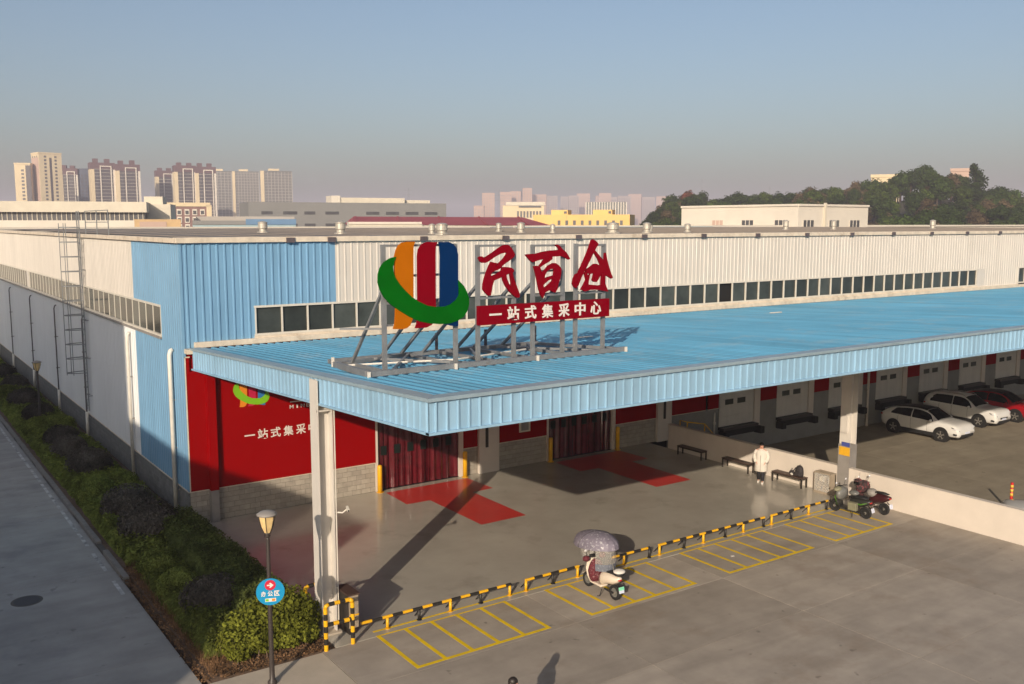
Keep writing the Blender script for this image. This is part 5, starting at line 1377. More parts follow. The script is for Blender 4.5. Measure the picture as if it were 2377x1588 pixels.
# ------------------------------------------------------------------ yellow bollards at the doors
for x, lab in ((7.55, 'leftmost yellow bollard, at the left jamb of the first curtain door'), (11.64, 'yellow bollard at the right jamb of the first curtain door'), (16.27, 'yellow bollard at the left jamb of the second curtain door'), (20.34, 'yellow bollard at the right jamb of the second curtain door')):
    t = thing('bollard', lab, 'bollard', (x, -.22, 0), group='yellow door bollards')
    MB().lathe([(.10, .01), (.10, 1.08), (.085, 1.12), (.04, 1.14)], (x, -.22, 0), 16).build('post', 'safety_yellow', t, smooth=True)
    MB().lathe([(.15, 0), (.15, .012)], (x, -.22, 0), 16).build('foot_plate', 'safety_yellow', t)
t = thing('notice_board', 'small beige notice sheet fixed on the red wall between the doors', 'notice', (14.92, -.06, 1.55))
MB().box(14.62, 15.23, -.065, -.042, 1.55, 2.5).build('sheet', 'paper', t); MB().box(14.72, 15.13, -.072, -.067, 1.62, 2.1).build('text_block', 'grey_wrap', t)
# ------------------------------------------------------------------ low white wall beside the truck court
wl = thing('boundary_wall', 'low white rendered wall running from the docks towards the viewer', 'wall', (22.7, -15, 0))
MB().box(22.60, 22.82, -44, -1.35, -1.3, 1.17).build('wall_body', 'white_paint', wl, bevel=.015); MB().box(22.585, 22.835, -44, -1.33, 1.172, 1.2).build('coping', 'white_paint', wl)
# ------------------------------------------------------------------ benches, bag, glass cabinet
def bench(y0, y1, lab):
    t = thing('bench', lab, 'bench', (22.25, (y0+y1)/2, 0), group='dark benches along the white wall')
    MB().box(22.06, 22.44, y1, y0, .40, .44).build('seat', 'bench_brown', t, bevel=.01)
    fr = MB()
    for y in (y0 - .05, y1 + .05):
        for x in (22.09, 22.41): MB().box(x - .025, x + .025, y - .025, y + .025, 0, .40).build('leg', 'black_paint', t)
        fr.box(22.09, 22.41, y - .02, y + .02, .36, .398)
    fr.box(22.08, 22.11, y1 + .05, y0 - .05, .355, .398); fr.box(22.39, 22.42, y1 + .05, y0 - .05, .355, .398)
    fr.build('apron_frame', 'black_paint', t)
bench(-2.5, -4.1, 'dark bench farthest back along the white wall, wholly in shade'); bench(-5.32, -6.9, 'middle dark bench, half hidden by the person in white'); bench(-8.15, -9.75, 'nearest dark bench, with the black backpack on it')
bp = thing('backpack', 'black backpack standing on the nearest bench', 'backpack', (22.3, -9.45, .44))
rings = []
for z, w, d in ((.44, .17, .10), (.50, .19, .13), (.66, .185, .13), (.80, .16, .11), (.88, .10, .07)):
    rings.append([(22.30 + d*math.cos(a), -9.42 + w*math.sin(a), z) for a in [2*math.pi*k/12 for k in range(12)]])
MB().loft(rings).build('body', 'bag_black', bp, smooth=True); MB().box(22.13, 22.20, -9.55, -9.30, .47, .66).build('pocket', 'bag_black', bp, bevel=.03); MB().path([(22.3, -9.47, .87), (22.3, -9.44, .93), (22.3, -9.38, .87)], .015, 6).build('handle', 'bag_black', bp)
MB().path([(22.2, -9.3, .8), (22.08, -9.25, .6), (22.18, -9.24, .46)], .02, 6).build('strap', 'bag_black', bp)
hb = thing('handbag', 'small black and white handbag leaning on the backpack', 'bag', (22.25, -9.05, .44))
MB().ellipsoid((22.26, -9.07, .53), (.09, .14, .095), 12, 8).build('body', 'bag_black', hb, smooth=True); MB().ellipsoid((22.18, -9.12, .49), (.05, .08, .05), 10, 6).build('white_pouch', 'shoe_white', hb, smooth=True); MB().path([(22.26, -9.16, .58), (22.25, -9.08, .72), (22.26, -8.98, .58)], .012, 6).build('handle', 'bag_black', hb)
gc = thing('display_cabinet', 'low display cabinet with goods against the white wall by the far column', 'cabinet', (22.35, -10.75, 0))
m = MB(); m.box(22.18, 22.56, -11.02, -10.24, .82, .87); m.box(22.18, 22.56, -11.02, -10.24, .0, .10); m.box(22.50, 22.56, -11.02, -10.24, .1, .82); m.box(22.18, 22.56, -10.28, -10.24, .1, .82); m.box(22.18, 22.56, -11.02, -10.98, .1, .82); m.build('carcass', 'cabinet', gc)
MB().box(22.22, 22.5, -10.97, -10.29, .46, .48).build('shelf', 'cabinet', gc)
for k in range(7):
    y = -10.36 - k*.085; h = rnd.uniform(.1, .24); MB().box(22.26, 22.40, y - .06, y, .482, .482 + h).build('goods', rnd.choice(['stock', 'paper', 'shoe_white', 'bench_brown']), gc)
    h = rnd.uniform(.12, .28); MB().box(22.26, 22.40, y - .07, y, .102, .102 + h).build('goods', rnd.choice(['stock', 'grey_wrap', 'cabinet', 'apron_blue']), gc)
MB().box(22.16, 22.178, -10.98, -10.28, .1, .82).build('glass_front', 'clear_film', gc)
# ------------------------------------------------------------------ reflective post and yellow hand rail in the truck court
rp = thing('reflective_post', 'short red and yellow reflective post beyond the white wall', 'post', (30.2, -14.2, -1.3))
MB().lathe([(.06, .05), (.06, 1.3)], (30.2, -14.2, -1.3), 12).build('post', 'post_red', rp, smooth=True)
for z in (.72, .9, 1.08): MB().lathe([(.063, z), (.063, z + .12)], (30.2, -14.2, -1.3), 12).build('band', 'post_yellow', rp, smooth=True)
MB().lathe([(.14, 0), (.14, .05), (.07, .08)], (30.2, -14.2, -1.3), 12).build('foot', 'black_rubber', rp)
hr = thing('stair_rail', 'yellow hand rail of the dock stairs behind the white wall', 'railing', (24.6, -.8, -.05))
MB().path([(24.35, -.4, -.05), (24.35, -.4, 1.0), (24.35, -.9, 1.0), (25.6, -.9, .75), (26.3, -.9, .1)], .03, 8).build('hand_rail', 'safety_yellow', hr, smooth=True); MB().tube((25.6, -.9, -1.3), (25.6, -.9, .75), .03, 8).build('post', 'safety_yellow', hr); MB().tube((24.35, -.9, -1.3), (24.35, -.9, 1.0), .03, 8).build('post', 'safety_yellow', hr)
st = thing('dock_stairs', 'short concrete stairs down to the truck court by the docks', 'stairs', (25.2, -.8, -1.3))
MB().box(24.05, 25.4, -1.15, -.04, -1.3, -.04).build('landing', 'dock_grey', st)
for k in range(5): MB().box(25.4 + k*.26, 25.4 + (k+1)*.26, -1.15, -.04, -1.3, -.25 - k*.2).build('step', 'dock_grey', st)
bp_ = thing('bollard', 'white topped slim post in front of the first loading dock', 'bollard', (26.9, -.35, -1.3))
MB().lathe([(.05, 0), (.05, 1.75), (.07, 1.76), (.07, 1.9), (.045, 1.91), (.045, 2.4)], (26.9, -.35, -1.3), 12).build('post', 'pipe_white', bp_, smooth=True)
pp = thing('drain_pipe', 'pale drain pipe standing at the dock wall left of the first white car', 'pipe', (40.3, -.25, -1.3))
MB().tube((40.3, -.2, -1.3), (40.3, -.2, 3.2), .07, 10).build('pipe', 'white_paint', pp, smooth=True); MB().box(40.2, 40.4, -.2, -.02, .9, .96).build('clip', 'grey_wrap', pp)

# ------------------------------------------------------------------ cars
def spline(keys, x):
    """Catmull-Rom through (x, a, b, ...) rows"""
    n = len(keys)
    for i in range(n - 1):
        if keys[i][0] <= x <= keys[i+1][0] or i == n - 2:
            k0, k1, k2, k3 = keys[max(i-1, 0)], keys[i], keys[i+1], keys[min(i+2, n-1)]
            t = (x - k1[0]) / (k2[0] - k1[0]); t = max(0, min(1, t)); out = []
            for j in range(1, len(k1)):
                m1 = (k2[j] - k0[j]) / max(1e-6, k2[0] - k0[0]) * (k2[0] - k1[0]); m2 = (k3[j] - k1[j]) / max(1e-6, k3[0] - k1[0]) * (k2[0] - k1[0])
                out.append((2*t**3 - 3*t*t + 1)*k1[j] + (t**3 - 2*t*t + t)*m1 + (-2*t**3 + 3*t*t)*k2[j] + (t**3 - t*t)*m2)
            return out
def car(lab, loc, rz, keys, wb, paint, rails=False, black_roof=False, ws=(.42, 1.18), sg_=(-1.7, .95), rear=(-2.15, -1.6), shift=0.0):
    t = thing('car', lab, 'car', loc, rz)
    x0, x1 = keys[0][0], keys[-1][0]; N = 56
    def half(x):
        zb, hw, zw, zt, ht = spline(keys, x); zt = max(zt, zw + .015)
        return [(0, zb), (.8*hw, zb), (.96*hw, zb + .09), (hw, zb + .42*(zw - zb)), (.99*hw, zw - .10*(zw - zb)), (.945*hw, zw), (.5*(.945*hw + ht) + .03, zw + .52*(zt - .05 - zw)), (ht, zt - min(.06, .4*(zt - zw))), (.62*ht, zt - .012), (0, zt)]
    rings = []
    for k in range(N + 1):
        x = x0 + (x1 - x0)*k/N; h = half(x)
        rings.append([(x, y, z) for y, z in h] + [(x, -y, z) for y, z in h[-2:0:-1]])
    MB().loft(rings).build('body', paint, t, local=True, smooth=True)
    # side glass, windscreen, rear screen as panes just proud of the shell
    for s in (1, -1):
        segs = [(sg_[0], -.42), (-.36, sg_[1])]
        for a, b in segs:
            m = MB(); n = 9
            for k in range(n):
                q = []
                for xx in (a + (b-a)*k/n, a + (b-a)*(k+1)/n):
                    h = half(xx); P = [h[5], h[6], h[7]]
                    def at(f): i = 0 if f < .5 else 1; g = f*2 - i; return (P[i][0] + (P[i+1][0]-P[i][0])*g + .012, P[i][1] + (P[i+1][1]-P[i][1])*g)
                    tp = min(1, .25 + 3*(xx - sg_[0])/(.9), .2 + 3.2*(sg_[1] - xx)/.8) if True else 1
                    f0, f1 = .07, .07 + .82*max(.04, tp)
                    q.append([(xx, s*at(f)[0], at(f)[1]) for f in (f0, (f0+f1)/2, f1)])
                for j in range(2):
                    v = (q[0][j], q[1][j], q[1][j+1], q[0][j+1]); m.quad(*(v if s < 0 else v[::-1]))
            m.build('side_window', 'car_glass', t, local=True, smooth=True)
    def top(a, b, name, mat, wf=.97, lift=.012):
        m = MB(); n = 10; rows = []
        for k in range(n + 1):
            xx = a + (b-a)*k/n; h = half(xx); row = [(h[7][0]*wf, h[7][1]), h[8], h[9]]
            rows.append([(xx, -row[0][0], row[0][1] + lift), (xx, -row[1][0], row[1][1] + lift), (xx, 0, row[2][1] + lift), (xx, row[1][0], row[1][1] + lift), (xx, row[0][0], row[0][1] + lift)])
        for k in range(n):
            for j in range(4): m.quad(rows[k][j], rows[k+1][j], rows[k+1][j+1], rows[k][j+1])
        m.build(name, mat, t, local=True, smooth=True)
    top(ws[0], ws[1], 'windscreen', 'car_glass'); top(rear[0], rear[1], 'rear_screen', 'car_glass')
    if black_roof: top(rear[1] + .04, ws[0] - .03, 'glass_roof', 'roof_black', 1.0, .014)
    hwm = spline(keys, 0)[1]
    for xw in (-wb/2 + shift, wb/2 + shift):
        for s in (1, -1):
            yo = s * (hwm - .10)
            MB().tube((xw, s*(hwm - .34), .38), (xw, s*(hwm + .014), .38), .455, 28).build('wheel_arch', 'trim_black', t, local=True)
            w = MB().disc_wheel((xw, yo, .362), .252, .372, .235, 26).build('wheel', 'black_rubber', t, local=True, smooth=True)
            m = MB(); m.tube((xw, yo, .362), (xw, yo + s*.112, .362), .248, 24)
            MB().tube((xw, yo + s*.02, .362), (xw, yo + s*.09, .362), .24, 24).build('rim_well', 'trim_black', w, local=True)
            for k in range(5):
                a = 2*math.pi*k/5 + .3; d = Vector((math.cos(a), 0, math.sin(a))); c = Vector((xw, yo + s*.105, .362))
                MB().bar(c + d*.03, c + d*.235, .07, .025, up=(0, 1, 0)).build('spoke', 'alloy', w, local=True)
            MB().disc_wheel((xw, yo + s*.10, .362), .225, .25, .03, 24).build('rim', 'alloy', w, local=True, smooth=True)
    for s in (1, -1):
        MB().box(-wb/2 + .42 + shift, wb/2 - .42 + shift, s*(hwm - .09), s*(hwm + .006), .24, .44).build('sill', 'trim_black', t, local=True)
        h = half(x1 - .28); MB().ellipsoid((x1 - .24, s*(h[4][0] - .03), h[4][1] - .07), (.17, .075, .05), 12, 6).build('headlight', 'lamp_clear', t, local=True, smooth=True)
        h = half(x0 + .2); MB().ellipsoid((x0 + .16, s*(h[4][0] - .10), h[4][1] - .02), (.10, .15, .05), 12, 6).build('tail_light', 'tail_red', t, local=True, smooth=True)
        h = half(ws[1] - .25); mr = MB().ellipsoid((ws[1] - .30, s*(h[5][0] + .13), h[5][1] + .08), (.075, .11, .065), 10, 7).build('mirror', paint, t, local=True, smooth=True)
        MB().box(x1 - .16, x1 - .03, s*.52 - .1, s*.52 + .1, .38, .52).build('fog_lamp', 'trim_black', t, local=True, bevel=.02)
        if rails: MB().path([(-1.5, s*.60, spline(keys, -1.5)[3] - .02), (-1.3, s*.60, spline(keys, -1.3)[3] + .03), (.1, s*.60, spline(keys, .1)[3] + .03), (.3, s*.60, spline(keys, .3)[3] - .02)], .018, 6).build('roof_rail', 'alloy', t, local=True)
    for s in (1, -1):                                      # door gaps and handles
        for xx in (-1.22, -.40, .62):
            h = half(xx); MB().path([(xx, s*(h[5][0] + .004), h[5][1] - .01), (xx, s*(h[4][0] + .003), h[4][1]), (xx, s*(h[3][0] + .003), h[3][1]), (xx + .02, s*(h[2][0] + .004), h[2][1] + .02)], .007, 4).build('door_gap', 'trim_black', t, local=True)
        for xx in (-1.0, -.18):
            h = half(xx); MB().box(xx, xx + .2, s*(h[4][0] + .002), s*(h[4][0] + .025), h[4][1] - .04, h[4][1] - .015).build('door_handle', paint, t, local=True)
    MB().box(x1 - .2, x1 - .02, -.5, .5, .30, .40).build('lower_grille', 'trim_black', t, local=True, bevel=.02)
    if rails: MB().box(x1 - .2, x1 + .005, -.42, .42, .56, .68).build('grille', 'trim_black', t, local=True, bevel=.02)
    MB().box(x1 - .09, x1 + .012, -.62, .62, .34, .50).build('bumper_grille', 'trim_black', t, local=True, bevel=.01)
    for s in (1, -1):
        hf, hs = half(x1 - .07), half(x1 - .42)
        MB().path([(x1 - .42, s*(hs[4][0] + .0), hs[4][1] - .02), (x1 - .2, s*(half(x1 - .2)[4][0] - .0), half(x1 - .2)[4][1] - .05), (x1 - .045, s*(hf[4][0] - .14), hf[4][1] - .06)], [.018, .038, .03], 7).build('lamp_strip', 'trim_black', t, local=True, smooth=True)
        MB().path([(x1 - .30, s*(half(x1 - .3)[3][0] + .0), .52), (x1 - .12, s*(half(x1 - .12)[3][0] - .02), .50)], [.05, .06], 7).build('air_duct', 'trim_black', t, local=True, smooth=True)
    MB().box(x1 - .1, x1 + .024, -.22, .22, .52, .625).build('number_plate', 'plate_white', t, local=True)
    MB().box(x0 - .012, x0 + .08, -.22, .22, .62, .725).build('number_plate', 'plate_white', t, local=True)
    return t
K1 = [(-2.46, .50, .72, .98, 1.08, .60), (-2.32, .40, .88, 1.08, 1.20, .68), (-1.95, .33, .94, 1.11, 1.42, .66), (-1.2, .29, .96, 1.09, 1.60, .64), (-.4, .27, .965, 1.06, 1.67, .64), (.3, .27, .965, 1.04, 1.63, .63), (.75, .27, .96, 1.03, 1.43, .66), (1.22, .28, .955, 1.03, 1.17, .77), (1.7, .30, .945, 1.0, 1.12, .79), (2.1, .31, .92, .97, 1.07, .77), (2.32, .32, .88, .91, .99, .73), (2.42, .34, .84, .80, .87, .69), (2.47, .38, .80, .64, .70, .66), (2.49, .46, .75, .58, .62, .62)]
K2 = [(-2.36, .50, .80, 1.0, 1.2, .68), (-2.24, .38, .89, 1.08, 1.42, .71), (-1.97, .32, .94, 1.11, 1.64, .69), (-1.2, .28, .95, 1.10, 1.75, .67), (-.4, .27, .95, 1.09, 1.77, .67), (.2, .27, .95, 1.08, 1.73, .66), (.65, .27, .95, 1.08, 1.50, .69), (1.08, .28, .945, 1.08, 1.21, .78), (1.6, .30, .935, 1.07, 1.17, .81), (2.05, .31, .91, 1.03, 1.13, .79), (2.24, .32, .88, .98, 1.07, .76), (2.33, .34, .85, .88, .95, .72), (2.38, .38, .81, .68, .74, .68), (2.40, .46, .77, .62, .66, .64)]
CZ = -1.298
car('white coupe style car with black roof, nearest of the three parked cars', (41.05, -3.6, CZ), math.radians(-90), K1, 2.96, 'car_white', black_roof=True)
car('white upright sport utility car with roof rails, middle of the three parked cars', (46.45, -2.9, CZ), math.radians(-90), K2, 2.72, 'car_white', rails=True, sg_=(-1.85, .85), ws=(.32, 1.05), rear=(-2.2, -1.85))
car('dark red car parked at the right edge beside the white ones', (49.75, -3.3, CZ), math.radians(-90), K1, 2.9, 'car_red', black_roof=True)
car('white car mostly hidden behind the low wall at the right edge', (28.7, -17.2, CZ), math.radians(120), K2, 2.72, 'car_white')

# ------------------------------------------------------------------ electric scooters
def scooter(lab, loc, rz, paint, seat='trim_black', plate='plate_white', accent=None, lean=0.0):
    t = thing('electric_scooter', lab, 'scooter', loc, rz)
    t.rotation_euler = (lean, 0, rz)
    for xw in (-.62, .66):
        w = MB().disc_wheel((xw, 0, .225), .145, .225, .10, 20).build('wheel', 'black_rubber', t, local=True, smooth=True)
        MB().tube((xw, -.03, .225), (xw, .03, .225), .14, 16).build('rim', 'scooter_grey' if paint == 'scooter_white' else 'trim_black', w, local=True)
        MB().tube((xw, -.05, .225), (xw, .05, .225), .05, 10).build('hub', 'alloy', w, local=True)
    # rear body
    rings = []
    for x, zc, hz, hy in ((-.86, .70, .03, .05), (-.78, .66, .09, .12), (-.6, .61, .15, .16), (-.35, .58, .18, .175), (-.12, .52, .22, .165), (-.02, .46, .20, .14)):
        rings.append([(x, hy*math.cos(a)*(1 if abs(math.cos(a)) < .9 else .97), zc + hz*math.sin(a)) for a in [2*math.pi*k/14 for k in range(14)]])
    MB().loft(rings).build('rear_body', paint, t, local=True, smooth=True)
    rings = []
    for x, zc, hz, hy in ((-.72, .80, .025, .11), (-.5, .81, .04, .15), (-.2, .78, .045, .15), (.0, .74, .035, .10)):
        rings.append([(x, hy*math.cos(a), zc + hz*math.sin(a)) for a in [2*math.pi*k/12 for k in range(12)]])
    MB().loft(rings).build('seat', seat, t, local=True, smooth=True)
    MB().box(-.12, .42, -.14, .14, .23, .30).build('footboard', paint, t, local=True, bevel=.03)
    m = MB(); prof = [(.40, .28, .15), (.47, .45, .19), (.52, .65, .20), (.50, .84, .17), (.46, .95, .11)]
    rings = [[(x + .07*math.cos(a)*1.0, w*math.sin(a), z) for a in [2*math.pi*k/14 for k in range(14)]] for x, z, w in prof]
    m.loft(rings).build('front_shield', paint, t, local=True, smooth=True)
    MB().ellipsoid((.575, 0, .74), (.04, .08, .06), 10, 7).build('headlight', 'lamp_clear', t, local=True, smooth=True)
    rings = [[(.66 + (r + .02)*math.cos(a), y, .225 + (r + .02)*math.sin(a)) for y in (-.075, .075)] for a, r in [(math.radians(d), .235) for d in range(25, 170, 14)]]
    m = MB()
    for k in range(len(rings) - 1): m.quad(rings[k][0], rings[k+1][0], rings[k+1][1], rings[k][1])
    m.build('front_mudguard', paint, t, local=True, smooth=True)
    MB().path([(.66, 0, .25), (.58, 0, .5), (.47, 0, .98)], [.04, .03, .025], 8).build('fork', 'scooter_grey', t, local=True, smooth=True)
    MB().path([(.36, .34, 1.0), (.43, .2, 1.02), (.46, 0, 1.0), (.43, -.2, 1.02), (.36, -.34, 1.0)], .018, 7).build('handlebar', 'trim_black', t, local=True, smooth=True)
    MB().box(.40, .52, -.1, .1, .98, 1.06).build('dashboard', 'trim_black', t, local=True, bevel=.03)
    for s in (1, -1):
        MB().path([(.42, s*.24, 1.02), (.40, s*.28, 1.17), (.39, s*.30, 1.22)], .008, 5).build('mirror_arm', 'trim_black', t, local=True)
        MB().ellipsoid((.385, s*.31, 1.25), (.015, .06, .04), 10, 6).build('mirror', 'lamp_clear', t, local=True, smooth=True)
    MB().ellipsoid((-.84, 0, .66), (.03, .08, .035), 10, 6).build('tail_light', 'tail_red', t, local=True, smooth=True)
    MB().bar((-.72, 0, .5), (-.88, 0, .40), .05, .02).build('plate_holder', 'trim_black', t, local=True)
    MB().add([(-.885, -.09, .46), (-.885, .09, .46), (-.93, .09, .30), (-.93, -.09, .30), (-.895, -.09, .463), (-.895, .09, .463), (-.94, .09, .303), (-.94, -.09, .303)], [(0,1,2,3),(7,6,5,4),(4,5,1,0),(5,6,2,1),(6,7,3,2),(7,4,0,3)]).build('number_plate', plate, t, local=True)
    MB().path([(-.15, .12, .2), (-.2, .24, .02), (-.12, .25, .01)], .014, 6).build('side_stand', 'trim_black', t, local=True)
    MB().path([(-.2, .05, .22), (-.62, .08, .225)], .03, 7).build('swing_arm', 'trim_black', t, local=True)
    if accent:
        for s in (1, -1):
            MB().path([(-.75, s*.14, .66), (-.5, s*.175, .56), (-.2, s*.18, .60)], [.012, .03, .012], 6).build('accent_fin', accent, t, local=True, smooth=True)
            MB().path([(.42, s*.17, .9), (.53, s*.19, .65), (.46, s*.16, .35)], [.012, .03, .012], 6).build('accent_fin', accent, t, local=True, smooth=True)
    return t
R90 = math.radians(90)
s1 = scooter('white electric scooter under a dotted grey rain canopy in the second bay group', (8.1, -13.52, .005), R90 + math.radians(-2), 'scooter_white', plate='plate_white')
MB().add([(-.89, -.095, .475), (-.89, .095, .475), (-.915, .095, .385), (-.915, -.095, .385), (-.905, -.095, .478), (-.905, .095, .478), (-.93, .095, .388), (-.93, -.095, .388)], [(0,1,2,3),(7,6,5,4),(4,5,1,0),(5,6,2,1),(6,7,3,2),(7,4,0,3)]).build('plate_patch', 'plate_green', s1, local=True)
# rain canopy: dome, clear screens, poles
m = MB(); n1, n2 = 18, 8
rows = []
for j in range(n2 + 1):
    ph = (math.pi/2)*j/n2
    rows.append([(.30 + .84*math.cos(ph)*math.cos(a)*(1 + .06*math.cos(2*a)), .55*math.cos(ph)*math.sin(a), 1.38 + .44*math.sin(ph)**.8 + .10*math.cos(ph)*(-math.cos(a)*.3 + .2*abs(math.sin(3*a))*.3) - .05*math.cos(ph)*math.cos(a)) for a in [2*math.pi*k/n1 for k in range(n1)]])
for j in range(n2):
    for i in range(n1): m.quad(rows[j][i], rows[j][(i+1) % n1], rows[j+1][(i+1) % n1], rows[j+1][i])
m.build('rain_canopy', 'canopy_dots', s1, local=True, smooth=True)
m = MB().path([r[n1//4] for r in rows] + [r[3*n1//4] for r in rows[::-1]], .008, 5); m.build('canopy_seam', 'trim_black', s1, local=True)
m = MB()                                                    # front clear screen
for k in range(8):
    a0, a1 = -1.0 + 2*k/8, -1.0 + 2*(k+1)/8
    p = lambda a, z, r: (.52 + r*math.cos(a), r*.62*math.sin(a)*1.25, z)
    m.quad(p(a0, .78, .30), p(a1, .78, .30), p(a1, 1.42, .50), p(a0, 1.42, .50))
m.build('clear_screen', 'clear_film', s1, local=True, smooth=True)
m = MB(); m2 = MB()
for k in range(8):
    a0, a1 = 2.0 + 2.28*k/8, 2.0 + 2.28*(k+1)/8
    p = lambda a, z, r: (.05 + r*math.cos(a), r*.85*math.sin(a), z)
    m.quad(p(a0, 1.02, .50), p(a1, 1.02, .50), p(a1, 1.43, .46), p(a0, 1.43, .46)); m2.quad(p(a0, .80, .47), p(a1, .80, .47), p(a1, 1.02, .503), p(a0, 1.02, .503))
m.build('clear_screen', 'clear_film', s1, local=True, smooth=True); m2.build('rear_skirt', 'apron_blue', s1, local=True, smooth=True)
for s in (1, -1): MB().path([(.40, s*.12, .95), (.55, s*.25, 1.2), (.55, s*.3, 1.5)], .012, 6).build('canopy_pole', 'alloy', s1, local=True)
MB().path([(-.55, 0, .85), (-.45, 0, 1.2), (-.2, 0, 1.62)], .012, 6).build('canopy_pole', 'alloy', s1, local=True)
MB().ellipsoid((.30, 0, .60), (.17, .26, .38), 14, 10, .05, rnd).build('leg_apron', 'burgundy', s1, local=True, smooth=True)
for s in (1, -1): MB().ellipsoid((.38, s*.30, 1.0), (.11, .12, .09), 10, 7).build('hand_muff', 'burgundy', s1, local=True, smooth=True)
MB().ellipsoid((-.80, 0, .86), (.17, .19, .09), 14, 8).build('top_box', 'trim_black', s1, local=True, smooth=True); MB().ellipsoid((-.80, 0, .91), (.165, .185, .075), 14, 8).build('top_box_lid', 'shoe_white', s1, local=True, smooth=True)
s2 = scooter('black scooter with bright green trim beside the last bay, left of the pair', (20.72, -13.05, .005), R90 + math.radians(4), 'scooter_black', accent='scooter_green', lean=math.radians(-5))
MB().box(-.42, -.08, .17, .34, .32, .62).build('side_pannier', 'scooter_olive', s2, local=True, bevel=.02)
MB().ellipsoid((.36, 0, .78), (.17, .34, .26), 12, 8, .06, rnd).build('leg_apron', 'scooter_grey', s2, local=True, smooth=True)
MB().ellipsoid((.42, .18, .98), (.14, .2, .09), 10, 7).build('hand_muff', 'scooter_olive', s2, local=True, smooth=True)
MB().ellipsoid((-.15, .0, .90), (.2, .16, .10), 10, 7).build('folded_cover', 'scooter_grey', s2, local=True, smooth=True)
s3 = scooter('dark red and black scooter leaning against the white wall, right of the pair', (21.75, -13.15, .005), R90 + math.radians(-3), 'scooter_red', lean=math.radians(5))
MB().ellipsoid((.36, .05, .86), (.22, .34, .26), 12, 8, .06, rnd).build('leg_apron', 'muff', s3, local=True, smooth=True); MB().ellipsoid((-.08, .05, .72), (.22, .22, .17), 12, 8).build('seat_cover', 'grey_wrap', s3, local=True, smooth=True)
MB().path([(.40, .25, 1.05), (.36, .32, 1.3), (.34, .35, 1.42)], .008, 5).build('aerial', 'alloy', s3, local=True)
hm = thing('helmet', 'black and red helmet hung on the handlebar of the dark red scooter', 'helmet', (21.55, -12.75, 1.05))
rings = [[(21.55 + .15*s*math.cos(a), -12.75 + .17*s*math.sin(a), 1.05 + z) for a in [2*math.pi*k/16 for k in range(16)]] for z, s in ((-.06, .86), (0, 1), (.07, .95), (.13, .7), (.16, .3))]
MB().loft(rings).build('shell', 'muff', hm, smooth=True)
MB().box(21.40, 21.47, -12.87, -12.63, 1.0, 1.10).build('visor', 'car_glass', hm, bevel=.02)

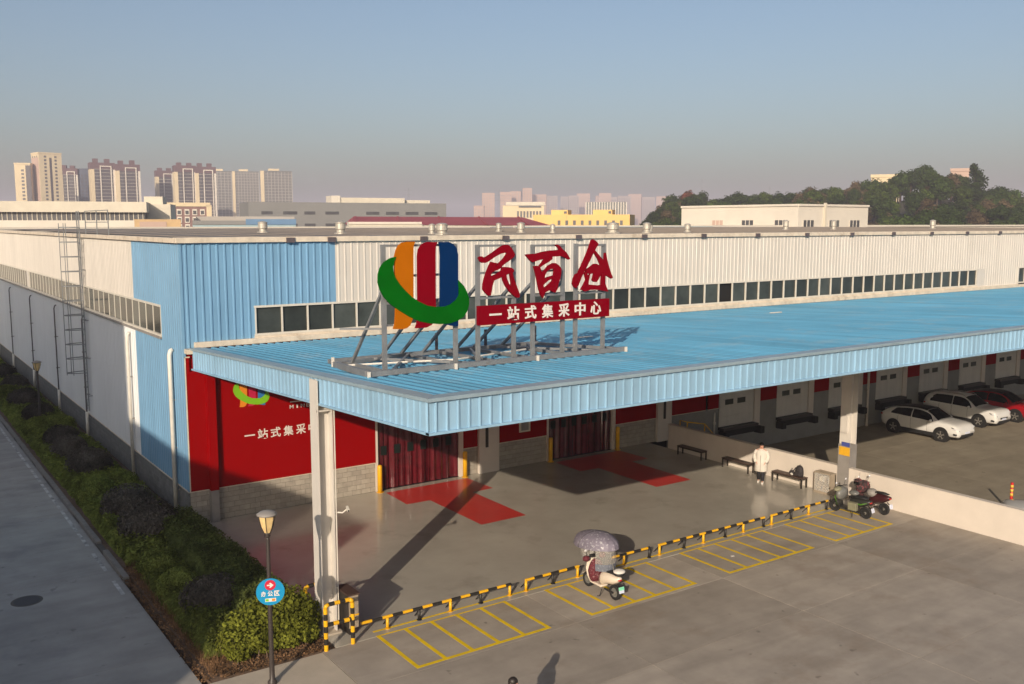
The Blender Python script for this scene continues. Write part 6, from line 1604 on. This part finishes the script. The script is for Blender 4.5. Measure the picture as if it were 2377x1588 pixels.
# ------------------------------------------------------------------ people
def person(lab, loc, rz, h, coat, hem, long_hair=False, step=.06, wide=1.0):
    t = thing('person', lab, 'person', loc, rz)            # faces local -y
    k = h / 1.70
    V = []; E = []; R_ = []
    def v(x, y, z, r, r2=None): V.append((x*k, y*k, z*k)); R_.append((r*k, (r2 or r)*k)); return len(V) - 1
    def e(a, b): E.append((a, b))
    pel = v(0, 0, .93, .14, .11); sp = v(0, .01, 1.14, .13, .10); ch = v(0, 0, 1.32, .155, .11); nk = v(0, .01, 1.45, .055); hl = v(0, -.015, 1.535, .07, .075); ht = v(0, 0, 1.62, .078, .09)
    e(pel, sp); e(sp, ch); e(ch, nk); e(nk, hl); e(hl, ht)
    ns = v(0, -.10, 1.555, .014); e(hl, ns)                 # nose
    for s in (1, -1):
        ea = v(s*.082, .0, 1.56, .016); e(hl, ea)           # ear
        sh = v(s*.165, 0, 1.375, .062); el = v(s*.25, .05, 1.12, .046); wr = v(s*.20, -.08, .93, .034); hd = v(s*.16, -.13, .88, .036, .02)
        e(ch, sh); e(sh, el); e(el, wr); e(wr, hd)
        for q in range(4): f = v(s*(.15 - .004*q), -.145 - .012*q, .85 - .02*q, .0095); e(hd, f)
        th = v(s*.13, -.135, .89, .011); e(hd, th)
        hp = v(s*.085, 0, .87, .092); kn = v(s*.095, -.02 - s*step*.4, .48, .062); an = v(s*.095, .02 - s*step, .09, .042); to = v(s*.105, -.13 - s*step, .045, .04, .035)
        e(pel, hp); e(hp, kn); e(kn, an); e(an, to)
    me = bpy.data.meshes.new('body'); me.from_pydata(V, E, []); me.update()
    o = link('body', me, 'skin', t)
    sk = o.modifiers.new('skin', 'SKIN'); ss = o.modifiers.new('sub', 'SUBSURF'); ss.levels = 1; ss.render_levels = 2
    for i, sv in enumerate(me.skin_vertices[0].data): sv.radius = R_[i]; sv.use_root = (i == 0)
    def ring(z, w, d, y=0, n=18): return [(w*k*wide*math.cos(a), (y + d*math.sin(a))*k, z*k) for a in [2*math.pi*i/n for i in range(n)]]
    c = MB().loft([ring(hem, .245, .19), ring(hem + .03, .265, .205), ring(.80, .255, .195), ring(.98, .235, .18), ring(1.12, .225, .17), ring(1.26, .23, .165), ring(1.36, .215, .14, .005), ring(1.415, .13, .10, .015), ring(1.45, .08, .075, .015)]).build('coat', coat, t, local=True, smooth=True)
    for s in (1, -1):
        MB().path([(s*.17*k*wide, 0, 1.37*k), (s*.235*k*wide, .02*k, 1.27*k), (s*.285*k*wide, .05*k, 1.10*k), (s*.25*k*wide, -.05*k, .97*k), (s*.20*k*wide, -.15*k, .90*k)], [.085*k, .088*k, .08*k, .072*k, .055*k], 12).build('sleeve', coat, c, local=True, smooth=True)
    MB().loft([ring(1.34, .16, .12, .03), ring(1.40, .165, .13, .05), ring(1.455, .13, .10, .06), ring(1.46, .09, .075, .05)]).build('collar', coat, c, local=True, smooth=True)
    MB().box(-.008*k, .008*k, -.218*k, -.16*k, (hem + .05)*k, 1.2*k).build('zip', 'grey_wrap', c, local=True)
    for s in (1, -1):
        MB().path([(s*.085*k, 0, .86*k), (s*.095*k, (-.02 - s*step*.4)*k, .48*k), (s*.095*k, (.02 - s*step)*k, .11*k)], [.105*k, .08*k, .066*k], 12).build('trouser_leg', 'trouser_dark', t, local=True, smooth=True)
        rg = [[(s*.10*k + w*math.cos(a)*k, (y - s*step)*k + d*math.sin(a)*k, z*k) for a in [2*math.pi*i/12 for i in range(12)]] for z, w, d, y in ((.0, .05, .13, -.06), (.04, .052, .135, -.06), (.075, .046, .09, -.03), (.11, .04, .05, .02))]
        MB().loft(rg).build('shoe', 'shoe_white', t, local=True, smooth=True)
        MB().ellipsoid((s*.03*k, -.078*k, 1.585*k), (.011*k, .008*k, .006*k), 8, 5).build('eye', 'trim_black', t, local=True)
    MB().ellipsoid((0, -.082*k, 1.515*k), (.024*k, .008*k, .006*k), 8, 5).build('mouth', 'burgundy', t, local=True)
    hr_ = MB(); hr_.ellipsoid((0, .022*k, 1.625*k), (.094*k, .105*k, .095*k), 16, 10, .02, rnd)
    if long_hair: hr_.ellipsoid((0, .07*k, 1.50*k), (.105*k, .06*k, .20*k), 14, 10, .03, rnd)
    hr_.build('hair', 'hair', t, local=True, smooth=True)
    return t
person('person in a long white padded coat and dark trousers standing by the middle bench', (21.45, -8.1, 0), math.radians(-58), 1.72, 'coat_white', .50, step=.11)
person('dark haired person at the bottom edge with only the head in view', (1.02, -19.1, 0), math.radians(60), 1.68, 'trouser_dark', .55, True, wide=1.35)

# ------------------------------------------------------------------ thin winter haze
hz = MB().box(-3300, 4300, -1000, 4300, -3.2, 104).build('haze', None)
hm_ = bpy.data.materials.new('haze_air'); hm_.use_nodes = True
hn, hl_ = hm_.node_tree.nodes, hm_.node_tree.links; hn.clear()
ho = hn.new('ShaderNodeOutputMaterial'); pv = hn.new('ShaderNodeVolumePrincipled')
pv.inputs['Color'].default_value = (0.87, 0.84, 0.97, 1); pv.inputs['Density'].default_value = 0.00042; pv.inputs['Anisotropy'].default_value = 0.0
hl_.new(pv.outputs[0], ho.inputs['Volume'])
hz.data.materials.append(hm_); hz['kind'] = 'stuff'; hz['label'] = 'thin grey haze lying over the distant town'; hz['category'] = 'haze'
